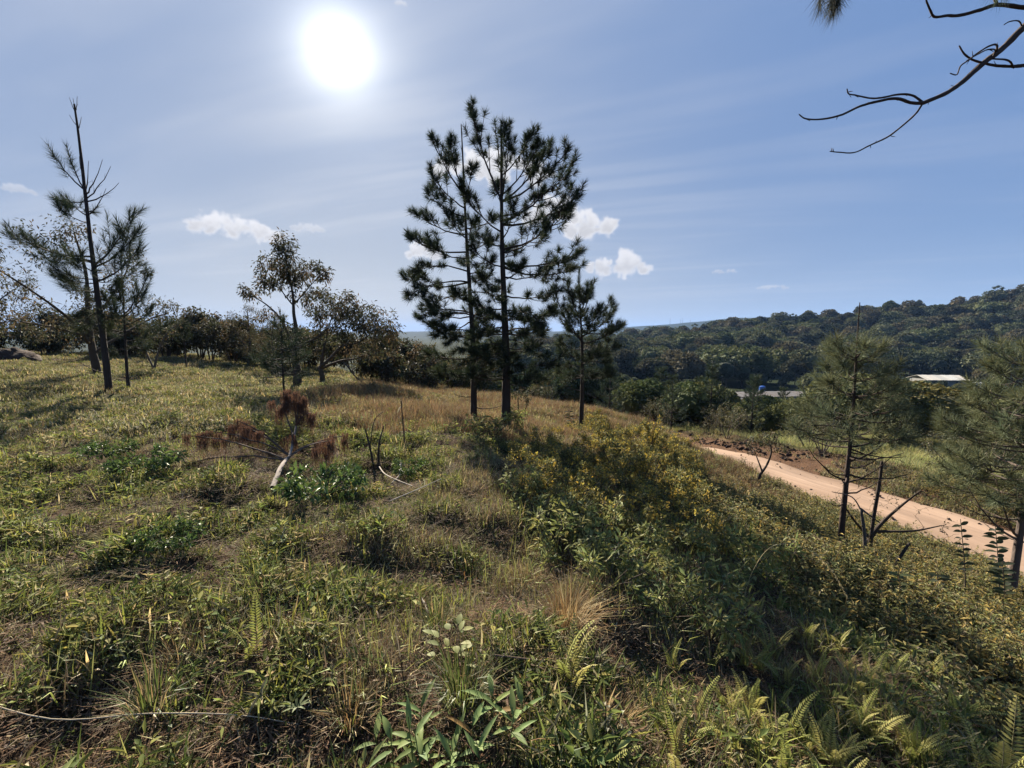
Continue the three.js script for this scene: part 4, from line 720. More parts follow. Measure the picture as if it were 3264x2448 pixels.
{
  rnd = random(833);
  const o = thing('glossy_shrub', 'low shrub with glossy bright leaves beside the fallen dead pine', 'shrub');
  shrub(o, { w: 0.42, h: 0.36, stems: 9, blobs: 13, per: 8, material: glossy, leaf: { n: 8, len: 0.1, wid: 0.017, spread: 0.06, cols: [[0.09, 0.14, 0.035], [0.12, 0.17, 0.045], [0.07, 0.11, 0.03]], lift: 0.2 } });
  put(o, -1.98, 4.75, 0, 0.02);
  const b = copy(o, 'glossy leaved low shrub left of the fallen dead pine'); put(b, -4.35, 5.3, 2); b.scale.setScalar(0.8);
  const c = copy(o, 'small glossy shrub with rusty leaves beside the cut stems'); put(c, -1.3, 5.75, 3); c.scale.setScalar(0.55);
  const e = copy(o, 'small glossy shrub alone in the left foreground grass'); put(e, -2.55, 3.35, 4); e.scale.setScalar(0.5);
  const h = copy(o, 'dark glossy leaved herb far left of the fallen dead pine'); put(h, -5.3, 6.0, 5); h.scale.setScalar(0.7);
}
// ---------- the fallen dead pine with hanging brown needles ----------
{
  rnd = random(844);
  const o = thing('fallen_pine', 'fallen dead pine with pale bark and hanging brown needles', 'fallen tree'); put(o, -2.56, 4.85);
  const Y = (x, d, up) => V(x + 2.56, ground(x, d) + up - o.position.y, 4.85 - d), trunk = [Y(-2.53, 4.75, 0.1), Y(-2.66, 5.15, 0.13), Y(-2.8, 5.6, 0.17), Y(-2.95, 6.0, 0.18), Y(-3.05, 6.35, 0.28), Y(-3.1, 6.55, 0.38)];
  const s = new Shape(); s.tint = [0.32, 0.27, 0.23]; s.tube(new THREE.CatmullRomCurve3(trunk).getPoints(30), 0.027, 0.015, 9, 0.4); part('trunk', s, bark, o);
  const bough = (from, to, clumps) => {
    const w = new Shape(), nd = new Shape(), pts = bent(from, to, 6, -0.06, 0.01); w.tint = [0.12, 0.085, 0.065]; w.tube(pts, 0.012, 0.005, 5, 0.2);
    for (let k = 0; k < clumps; k++) { const q = pts[6 - (k % 3)].clone().add(V(R(-0.1, 0.1), R(-0.06, 0.02), R(-0.1, 0.1))); for (let i = 0; i < 90; i++) { const u = V(R(-0.25, 0.25), -1, R(-0.25, 0.25)).normalize(), sd = randomDirection().cross(u).normalize(); nd.tint = vary(BROWN, 0.4); nd.needle(q.clone().add(V(R(-0.045, 0.045), R(-0.02, 0.03), R(-0.045, 0.045))), u, R(0.1, 0.28) * (rnd() < 0.2 ? 1.4 : 1), 0.0022, sd.x, sd.y, sd.z); } }
    const m = part('branch', w, bark, o); if (clumps) part('dead_needles', nd, straw, m, 'stuff');
  };
  bough(trunk[5], Y(-3.2, 6.7, 0.86), 8); bough(trunk[5], Y(-3.05, 6.6, 0.8), 7); bough(trunk[4], Y(-3.35, 6.6, 0.74), 6); bough(trunk[5], Y(-2.85, 6.5, 0.62), 5);
  bough(trunk[3], Y(-3.65, 6.1, 0.46), 6); bough(trunk[3], Y(-3.95, 5.95, 0.4), 5); bough(trunk[2], Y(-4.1, 5.8, 0.42), 5); bough(trunk[3], Y(-3.8, 6.3, 0.4), 6); bough(trunk[2], Y(-3.9, 5.5, 0.16), 0);
  bough(trunk[3], Y(-2.5, 6.1, 0.28), 3); bough(trunk[2], Y(-2.38, 6.0, 0.46), 5); bough(trunk[3], Y(-2.3, 6.2, 0.42), 4); bough(trunk[4], Y(-3.0, 6.2, 0.34), 3);
}
// ---------- cut stems, sticks and stakes ----------
const stick = (name, label, category, lines, tone, mt = wood) => {   // lines: [points as [x, d, height above ground], r0, r1]
  const o = thing(name, label, category), [x0, d0] = lines[0][0][0]; put(o, x0, d0);
  lines.forEach(([pts, r0, r1], k) => { const s = new Shape(); s.tint = vary(tone, 0.1); s.tube(new THREE.CatmullRomCurve3(pts.map(([x, d, up]) => V(x - x0, ground(x, d) + up - o.position.y, d0 - d))).getPoints(pts.length * 4), r0, r1, 6, 0.3); part(k ? 'side_shoot' : 'stem', s, mt, o); });
  return o;
};
rnd = random(855);
const DARK = [0.06, 0.045, 0.035], PALE = [0.42, 0.36, 0.29];
stick('cut_stem', 'pair of dark cut stems sticking out of the grass mid left', 'stem', [[[[-1.88, 6.15, -0.05], [-1.93, 6.15, 0.25], [-1.98, 6.15, 0.5]], 0.016, 0.01], [[[-1.82, 6.15, -0.05], [-1.8, 6.15, 0.3], [-1.73, 6.15, 0.55]], 0.018, 0.008], [[[-1.93, 6.15, 0.25], [-1.86, 6.2, 0.6], [-1.75, 6.2, 0.72]], 0.007, 0.004]], DARK);
stick('fallen_branch', 'pale forked dead branch lying below the cut stems', 'branch', [[[[-1.72, 5.85, 0.16], [-1.55, 5.5, 0.14], [-1.3, 5.15, 0.12], [-1.1, 4.95, 0.1]], 0.009, 0.005], [[[-1.42, 5.3, 0.08], [-1.38, 5.55, 0.16], [-1.4, 5.7, 0.22]], 0.008, 0.004]], PALE);
stick('fallen_branch', 'thin pale twig crossing the grass right of the forked branch', 'branch', [[[[-1.25, 4.55, 0.07], [-1.0, 4.75, 0.1], [-0.78, 4.95, 0.13]], 0.006, 0.003]], PALE);
stick('stake', 'thin upright stake in the grass left of the middle pines', 'stake', [[[[-1.63, 6.95, -0.05], [-1.66, 6.95, 0.4], [-1.68, 6.95, 0.78]], 0.012, 0.009]], [0.12, 0.08, 0.05]);
{ const o = scene.children[scene.children.length - 1], s = new Shape(); s.tint = [0.5, 0.42, 0.26]; s.longLeaf(V(-0.05, 0.72, 0), V(-0.5, -0.8, 0.3).normalize(), V(-0.5, 0.3, 0.8).normalize(), 0.13, 0.016, 0.4); part('dry_leaf', s, straw, o); }
stick('fallen_branch', 'long pale dry stalk lying across the lower left corner', 'stalk', [[[[-2.5, 1.86, 0.13], [-2.0, 1.84, 0.13], [-1.6, 1.86, 0.11], [-1.2, 1.87, 0.08], [-0.95, 1.88, 0.04]], 0.0032, 0.002]], [0.4, 0.33, 0.23]);
stick('fallen_branch', 'short white twig in the bare patch of the middle foreground', 'twig', [[[[-0.62, 2.98, 0.06], [-0.58, 2.9, 0.06], [-0.54, 2.8, 0.05]], 0.008, 0.005]], PALE);
stick('fallen_branch', 'dark curved twig lying behind the rounded-leaf herb', 'twig', [[[[-0.1, 2.2, 0.08], [0.12, 2.2, 0.07], [0.32, 2.32, 0.06], [0.5, 2.45, 0.05]], 0.005, 0.003]], [0.13, 0.09, 0.065]);
stick('dead_tree', 'straight bare dead stem standing right of the slender road pine', 'stem', [[[[5.98, 7.4, -0.1], [6.0, 7.4, 0.7], [6.05, 7.4, 1.4], [6.06, 7.4, 1.75]], 0.034, 0.022]], [0.06, 0.046, 0.038], bark);
stick('dead_stump', 'broken grey stump leaning beside the straight dead stem', 'stump', [[[[5.32, 6.65, -0.1], [5.3, 6.66, 0.4], [5.22, 6.68, 0.85]], 0.034, 0.02], [[[5.22, 6.68, 0.85], [5.32, 6.62, 0.78], [5.45, 6.6, 0.72]], 0.018, 0.008], [[[5.24, 6.67, 0.8], [5.1, 6.72, 1.0], [4.85, 6.8, 0.95]], 0.012, 0.005]], [0.12, 0.1, 0.085], bark);
stick('dead_tree', 'short dark stem leaning right in front of the straight dead stem', 'stem', [[[[5.35, 6.25, -0.1], [5.45, 6.28, 0.25], [5.65, 6.3, 0.65]], 0.024, 0.018]], [0.05, 0.04, 0.033], bark);
{
  rnd = random(866);
  const o = thing('dead_shrub', 'leafless dark shrub with tangled boughs overhanging the dirt road', 'shrub');
  growTree(o, { stems: [{ pts: [[0, -0.1, 0], [0.2, 0.4, 0], [0.55, 0.8, 0], [0.95, 1.15, 0]], r0: 0.045, r1: 0.012 }, { pts: [[0.2, 0.4, 0], [0.7, 0.5, 0.2], [1.2, 0.6, 0.2]], r0: 0.028, r1: 0.008 }, { pts: [[0.1, 0.3, 0], [-0.3, 0.7, 0.1], [-0.5, 1.0, 0.1]], r0: 0.025, r1: 0.008 }], blobs: [[0.8, 1.1, 0, 0.7, 0.4, 0.5, 36], [1.1, 0.6, 0.2, 0.5, 0.3, 0.4, 22], [-0.3, 1.0, 0.1, 0.4, 0.4, 0.3, 18]], leaf: { n: 4, len: 0.06, wid: 0.014, spread: 0.06, cols: OLIVE, bare: 0.6 }, tone: [0.06, 0.045, 0.036] });
  put(o, 6.25, 7.9);
  const rt = thing('roadside_tree', 'small crooked tree beside the far bend of the dirt road', 'tree');
  growTree(rt, { stems: [{ pts: [[0, -0.1, 0], [-0.05, 0.3, 0], [0.12, 0.6, 0], [0.2, 1.0, 0.05], [0.15, 1.3, 0]], r0: 0.045, r1: 0.012 }, { pts: [[0.02, 0.45, 0], [-0.15, 0.75, 0.1], [-0.3, 1.1, 0.1]], r0: 0.025, r1: 0.008 }], blobs: [[0.1, 1.3, 0, 0.45, 0.3, 0.4, 36], [-0.3, 1.1, 0, 0.3, 0.3, 0.3, 20]], leaf: { n: 8, len: 0.08, wid: 0.02, spread: 0.08, cols: OLIVE }, tone: [0.06, 0.048, 0.04] });
  put(rt, 6.57, 11.87);
  const br = copy(rt, 'tiny dark forked tree at the foot of the tallest pine'); put(br, 0.22, 11.2, 2.4); br.scale.setScalar(0.62);
}
// saplings with paired leaves
{
  rnd = random(877);
  const sap = (label, x, d, h, pairs, len, col) => {
    const o = thing('leafy_sapling', label, 'sapling'), s = new Shape(), lean = 0.16 * h; s.tint = [0.09, 0.07, 0.05];
    const c = new THREE.CatmullRomCurve3([V(0, -0.05, 0), V(-lean * 0.3, h * 0.4, 0), V(-lean, h, 0)]); s.tube(c.getPoints(12), 0.011, 0.004, 6); part('stem', s, wood, o);
    for (let k = 0; k < pairs; k++) for (const q of [-1, 1]) { const lf = new Shape(), t = 0.52 + 0.48 * (k + R(0, 0.3)) / pairs, g = R(-0.5, 0.5), dir = V(q * cos(g), 0.15 + R(-0.1, 0.2), sin(g)).normalize(); lf.tint = vary(col, 0.2); const n = V(R(-0.3, 0.3), 1, R(0.2, 1.0)); n.addScaledVector(dir, -n.dot(dir)).normalize(); lf.longLeaf(c.getPoint(min(1, t)), dir, n, len * R(0.9, 1.3), len * 0.19, 0.5, 0.15); part('leaf', lf, leaf, o); }
    put(o, x, d); return o;
  };
  sap('sapling with paired leaves standing out against the pale road', 6.45, 6.2, 1.3, 8, 0.13, [0.04, 0.05, 0.02]);
  sap('leafy sapling at the foot of the pine at the right edge', 7.55, 6.75, 1.35, 11, 0.17, [0.05, 0.065, 0.03]);
  sap('second leafy sapling by the right edge pine, nearer the view', 7.2, 6.35, 0.85, 8, 0.16, [0.05, 0.065, 0.03]);
  sap('small spiky sapling left of the young dense pine', 1.66, 12.4, 0.75, 7, 0.13, [0.05, 0.055, 0.03]);
  sap('small sapling with shiny leaves below the leaning dark stem', 5.2, 5.3, 0.5, 5, 0.12, [0.07, 0.08, 0.04]);
  sap('broad leaved seedling in the shade of the right slope', 4.2, 4.7, 0.45, 5, 0.11, [0.08, 0.1, 0.04]);
}
// ---------- ferns ----------
const fronds = [];
{
  rnd = random(888);
  for (let v = 0; v < 9; v++) {
    const s = new Shape(), L = R(0.2, 0.38), lean = R(0.12, 0.5), curl = R(0.3, 0.9), pts = [], n = 26, col = pick([[0.32, 0.33, 0.08], [0.27, 0.29, 0.07], [0.4, 0.36, 0.11], [0.24, 0.28, 0.07], [0.28, 0.2, 0.08]]);
    let x = 0, y = 0; for (let k = 0; k <= n; k++) { pts.push(V(x, y, 0)); const a = lean + curl * (k / n) ** 1.6; x += sin(a) * L / n; y += cos(a) * L / n; }
    s.tint = [0.17, 0.15, 0.05]; s.tube(pts, 0.0022, 0.0008, 4);
    for (let k = 4; k <= n; k++) for (const q of [-1, 1]) {
      const t = k / n, along = V(0, 0, 0).subVectors(pts[k], pts[k - 1]).normalize(), w = 0.034 * sin(PI * (0.2 + 0.76 * t)) + 0.005, d = V(0, 0, q).addScaledVector(along, 0.55).add(V(R(-0.1, 0.1), R(-0.1, 0.15), 0)).normalize(), up = V(-along.y, along.x, 0).addScaledVector(d, 0).normalize();
      s.tint = vary(col, 0.15); s.leaf(pts[k], d, up, w * R(0.8, 1.1), 0.0048, 0.2, 0.12);
    }
    fronds.push(s.build());
  }
}
function fern(label, x, d, n, k, group) {
  const o = thing('fern', label, 'fern', group);
  for (let i = 0; i < n; i++) { const f = part('frond', pick(fronds), leaf, o); f.rotation.set(0, (i / n) * 6.28 + R(-0.5, 0.5), R(-0.25, 0.3), 'YXZ'); f.scale.setScalar(R(0.75, 1.15)); f.position.set(R(-0.03, 0.03), 0, R(-0.03, 0.03)); }
  put(o, x, d, R(0, 6.28), 0.01); o.scale.setScalar(k); return o;
}
{
  rnd = random(899);
  const fl = 'upright yellow-green fern in the lower right foreground', fg = 'ferns of the lower right foreground';
  fern('large fern in the extreme lower right corner', 2.45, 2.1, 6, 1.35);
  fern('fern with wide flat fronds between the dry tuft and lance plant', 0.3, 2.15, 7, 1.15);
  fern('lone fern pair of fronds in the left foreground', -1.35, 2.25, 4, 0.9);
  fern('small fern right beside the broad lance leaved plant', 0.35, 1.7, 4, 0.8);
  fern('slim upright fern right of centre bottom beside dry straw', 0.72, 1.85, 3, 0.95);
  const at = [[1.46, 3.06], [1.3, 2.75], [1.75, 2.95], [1.0, 2.6], [1.15, 2.35], [0.95, 2.2], [1.35, 2.2], [1.6, 2.45], [1.55, 2.1], [1.85, 2.3], [2.03, 2.5], [2.2, 2.7], [1.95, 2.75], [2.45, 2.85], [2.4, 2.45], [1.2, 1.9], [1.45, 1.85], [1.75, 1.95], [2.0, 2.1], [0.85, 1.98], [2.75, 3.05], [2.2, 3.2], [2.6, 3.35], [1.95, 3.3], [3.05, 3.3], [2.8, 2.65], [1.08, 2.05], [1.68, 2.7], [3.3, 3.7], [2.9, 3.8], [2.3, 3.7], [3.6, 4.1], [3.1, 4.3]];
  for (let k = 0; k < 26; k++) { const d = R(1.75, 3.4), t = R(0.42, 1.15); at.push([t * (d + 0.25), d]); }
  for (const [x, d] of at) fern(fl, x + R(-0.08, 0.08), d + R(-0.06, 0.06), 5 + floor(rnd() * 4), R(0.55, 0.9), fg);
}
// ---------- foreground grass tufts and leafy herbs ----------
function grassTuft(label, x, d, n, len, wid, cols, m, name = 'grass_tuft', spread = 0.07, lean = 0.75) {
  const o = thing(name, label, 'grass tuft'), s = new Shape();
  for (let k = 0; k < n; k++) { const g = R(0, 6.28), q = sqrt(rnd()) * spread; s.tint = vary(pick(cols), 0.3); s.blade(cos(g) * q, -0.01, sin(g) * q, g + R(-0.6, 0.6), len * R(0.5, 1.15), R(0.05, lean), wid * R(0.6, 1.2), R(0.1, 0.9)); }
  part('blades', s, m, o, 'stuff'); put(o, x, d, R(0, 6.28)); return o;
}
{
  rnd = random(911);
  const DRY = [[0.36, 0.27, 0.13], [0.3, 0.19, 0.08], [0.42, 0.32, 0.17], [0.24, 0.15, 0.07]], GREEN = [[0.11, 0.14, 0.035], [0.15, 0.17, 0.05], [0.09, 0.12, 0.03]];
  grassTuft('big dry orange-brown grass tuft at the edge of the green shrubs', 0.34, 2.72, 520, 0.42, 0.0018, DRY, straw, 'dry_grass_tuft', 0.06, 0.95);
  grassTuft('tall fine green grass tuft behind the broad lance leaved plant', -0.24, 2.0, 190, 0.3, 0.0026, [...GREEN, [0.2, 0.19, 0.07]], grassy, 'grass_tuft', 0.09, 0.6);
  grassTuft('pale straw tuft in the left foreground', -1.75, 2.25, 160, 0.22, 0.002, DRY, straw, 'dry_grass_tuft');
  grassTuft('dry tuft between the left foreground fern and lance plant', -0.75, 1.95, 150, 0.24, 0.0022, [...DRY, GREEN[1]], straw, 'dry_grass_tuft');
  grassTuft('green grass tuft in front of the bare patch left of centre', -1.15, 3.05, 120, 0.22, 0.0035, GREEN, grassy);
  grassTuft('yellow-green grass tuft in the middle foreground', -0.45, 2.65, 150, 0.2, 0.003, [...GREEN, DRY[0]], grassy);
  grassTuft('fine green tuft with orange base left of the dry tuft', -0.35, 3.5, 130, 0.22, 0.002, [...GREEN, [0.3, 0.16, 0.05]], grassy);
  grassTuft('rusty small tuft left of the glossy shrub', -2.62, 4.2, 110, 0.14, 0.002, [[0.34, 0.17, 0.05], [0.28, 0.15, 0.05]], straw, 'dry_grass_tuft');
  grassTuft('broad bladed grass tuft at the left in the foreground', -1.6, 2.75, 90, 0.22, 0.0045, GREEN, grassy);
  grassTuft('long bladed grass tuft in the lower left corner', -1.65, 1.95, 110, 0.28, 0.0036, [...GREEN, DRY[0]], grassy);
  grassTuft('dry straw tuft beside the green shrubs near the centre', 0.1, 3.4, 150, 0.22, 0.002, DRY, straw, 'dry_grass_tuft');
  grassTuft('straw tuft right of the broad lance leaved plant', 0.5, 2.05, 170, 0.2, 0.002, DRY, straw, 'dry_grass_tuft');
  // arching dry seed stalk
  const st = thing('seed_stalk', 'long pale dry grass stalk arching over the shaded right slope', 'stalk'); put(st, 2.02, 3.75);
  { const w = new Shape(); w.tint = [0.5, 0.42, 0.22]; const c = new THREE.CatmullRomCurve3([V(-0.05, -0.1, 0), V(0, 0.35, 0.05), V(0.15, 0.6, 0.08), V(0.42, 0.58, 0.1), V(0.62, 0.4, 0.12), V(0.76, 0.17, 0.13)]); w.tube(c.getPoints(30), 0.0028, 0.0012, 5); part('stalk', w, straw, st); const h = new Shape(); for (let k = 0; k < 130; k++) { const t = R(0.62, 1), p = c.getPoint(t), d = c.getTangent(t).add(randomDirection().multiplyScalar(0.35)).normalize(); h.tint = vary([0.58, 0.48, 0.26], 0.2); h.leaf(p, d, randomDirection().cross(d).normalize(), 0.028, 0.0022); } part('seed_head', h, straw, st, 'stuff'); }
  // broad lance leaved plant: each leaf by itself
  const lp = thing('lance_leaved_plant', 'broad lance leaved green plant at the bottom centre edge', 'plant'); put(lp, -0.26, 1.8);
  for (let k = 0; k < 15; k++) {
    const x = R(-0.34, 0.3), z = R(-0.14, 0.2), h = R(0.1, 0.26), lean = V(R(-0.25, 0.25), 1, R(-0.25, 0.25)).normalize(), s = new Shape(), y0 = ground(lp.position.x + x, 1.8 - z) - lp.position.y; s.tint = [0.12, 0.14, 0.05];
    const a = V(x, y0 - 0.02, z), b = a.clone().addScaledVector(lean, h); s.tube([a, a.clone().lerp(b, 0.5), b], 0.003, 0.002, 5); part('stem', s, leaf, lp);
    const n = 3 + floor(rnd() * 3); for (let i = 0; i < n; i++) { const lf = new Shape(), g = (i / n) * 6.28 + R(-0.5, 0.5), d = V(cos(g), R(0.25, 1.0), sin(g)).normalize(), up = V(-cos(g), 0.9, -sin(g)); up.addScaledVector(d, -up.dot(d)).normalize(); lf.tint = vary(rnd() < 0.02 ? [0.3, 0.17, 0.05] : [0.19, 0.26, 0.08], 0.25); lf.longLeaf(a.clone().lerp(b, 0.4 + 0.6 * i / n), d, up, R(0.1, 0.16), R(0.011, 0.016), R(0.2, 0.9), 0.35); part('leaf', lf, leaf, lp); }
  }
  const herb = thing('rounded_leaf_herb', 'herb with pale rounded leaves behind the lance leaved plant', 'plant'); put(herb, -0.3, 2.2);
  for (let k = 0; k < 15; k++) { const lf = new Shape(), g = R(0, 6.28), q = R(0.02, 0.12), d = V(cos(g), R(0.0, 0.6), sin(g)).normalize(), up = V(0, 1, 0).addScaledVector(d, -d.y).normalize(); lf.tint = vary([0.26, 0.27, 0.1], 0.2); const h = R(0.1, 0.24); lf.longLeaf(V(cos(g) * q, h, sin(g) * q), d, up, R(0.05, 0.08), R(0.014, 0.02), 0.5, 0.15); part('leaf', lf, leaf, herb); const s = new Shape(); s.tint = [0.13, 0.1, 0.05]; s.tube([V(R(-0.02, 0.02), -0.02, R(-0.02, 0.02)), V(cos(g) * q * 0.5, h * 0.5, sin(g) * q * 0.5), V(cos(g) * q, h, sin(g) * q)], 0.0025, 0.0015, 4); part('stem', s, leaf, herb); }
  const star = thing('star_leaved_seedling', 'seedling with pale narrow leaves spread like a star, lower left', 'plant'); put(star, -0.95, 1.88);
  for (let k = 0; k < 9; k++) { const lf = new Shape(), g = (k / 9) * 6.28, d = V(cos(g), R(0.1, 0.8), sin(g)).normalize(), up = V(0, 1, 0).addScaledVector(d, -d.y).normalize(); lf.tint = [0.16, 0.19, 0.08]; lf.longLeaf(V(0, 0.12, 0), d, up, R(0.06, 0.1), 0.006, 0.5); part('leaf', lf, leaf, star); }
  { const s = new Shape(); s.tint = [0.12, 0.1, 0.05]; s.tube([V(0, -0.02, 0), V(0.005, 0.06, 0), V(0, 0.125, 0)], 0.003, 0.002, 5); part('stem', s, leaf, star); }
  // dark earth mound on the left crest
  const md = thing('earth_mound', 'dark bare earth mound at the left edge of the grassy crest', 'mound'); put(md, -21.2, 19.6, 0, 0.1);
  { const g = new THREE.SphereGeometry(1, 28, 16, 0, 2 * PI, 0, PI / 2), p = g.attributes.position, c = new Float32Array(p.count * 3); for (let k = 0; k < p.count; k++) { const x = p.getX(k), y = p.getY(k), z = p.getZ(k), q = 0.75 + 0.6 * fbm(x * 2 + 9, z * 2 + y * 1.5, 4); p.setXYZ(k, x * q * 0.9, y * q * 0.66, z * q * 0.8); c.set(vary([0.085, 0.055, 0.042], 0.15), k * 3); } g.setAttribute('color', new THREE.BufferAttribute(c, 3)); g.computeVertexNormals(); part('heap', g, earth, md); }
}
// shrubs and bushes beyond and beside the road
{
  rnd = random(922);
  const tw = thing('road_bush', 'tangled twiggy bush on the bank beyond the dirt road', 'bush');
  growTree(tw, { stems: [0, 1, 2, 3, 4].map((k) => { const g = k * 1.3; return { pts: [[0, -0.1, 0], [cos(g) * 0.4, 0.7, sin(g) * 0.4], [cos(g) * 1.1, 1.5, sin(g) * 1.1]], r0: 0.03, r1: 0.01 }; }), stemName: 'stem', limbName: 'stem', blobs: [[0, 1.4, 0, 1.2, 0.6, 1.0, 90], [-0.9, 0.9, 0.2, 0.6, 0.6, 0.6, 40], [0.9, 0.9, 0.2, 0.6, 0.6, 0.6, 40]], leaf: { n: 12, len: 0.09, wid: 0.022, spread: 0.12, cols: [[0.09, 0.09, 0.04], [0.12, 0.11, 0.05], [0.08, 0.07, 0.035]], bare: 0.2 }, tone: [0.11, 0.09, 0.07], sides: 5 });
  put(tw, 14.4, 14.4);
  [[16.4, 13.8, 1.0, 'right neighbour of the tangled twiggy bush beyond the road'], [12.6, 18.4, 0.9, 'olive bush beyond the road behind the slender pine'], [10.6, 22.4, 0.85, 'bush beyond the far bend of the dirt road'], [8.6, 27, 1.0, 'bush where the dirt road drops out of sight'], [19, 12.4, 1.1, 'bush at the right edge beyond the dirt road'], [13.6, 20.8, 1.0, 'dark bush between the road bend and the valley pines'], [11.6, 25, 1.1, 'second bush beyond the far bend, nearer the valley pines']].forEach(([x, d, k, label], n) => { const o = copy(tw, label); put(o, x, d, n * 1.7, 0.05); o.scale.setScalar(k); });
  const hb = bushes[0];
  [[5.4, 22.4, 0.7, 'brown-green bush on the crest right of the young dense pine'], [3.6, 22.8, 0.75, 'brown-green bush on the crest behind the young dense pine'], [1.2, 23.4, 0.7, 'bush seen between the tallest pine and the young dense pine'], [6.6, 20.6, 0.6, 'low bush above the far end of the dirt road']].forEach(([x, d, k, label], n) => { const o = copy(hb, label); delete o.userData.group; put(o, x, d, n * 2.1, 0.1); o.scale.setScalar(k); });
}
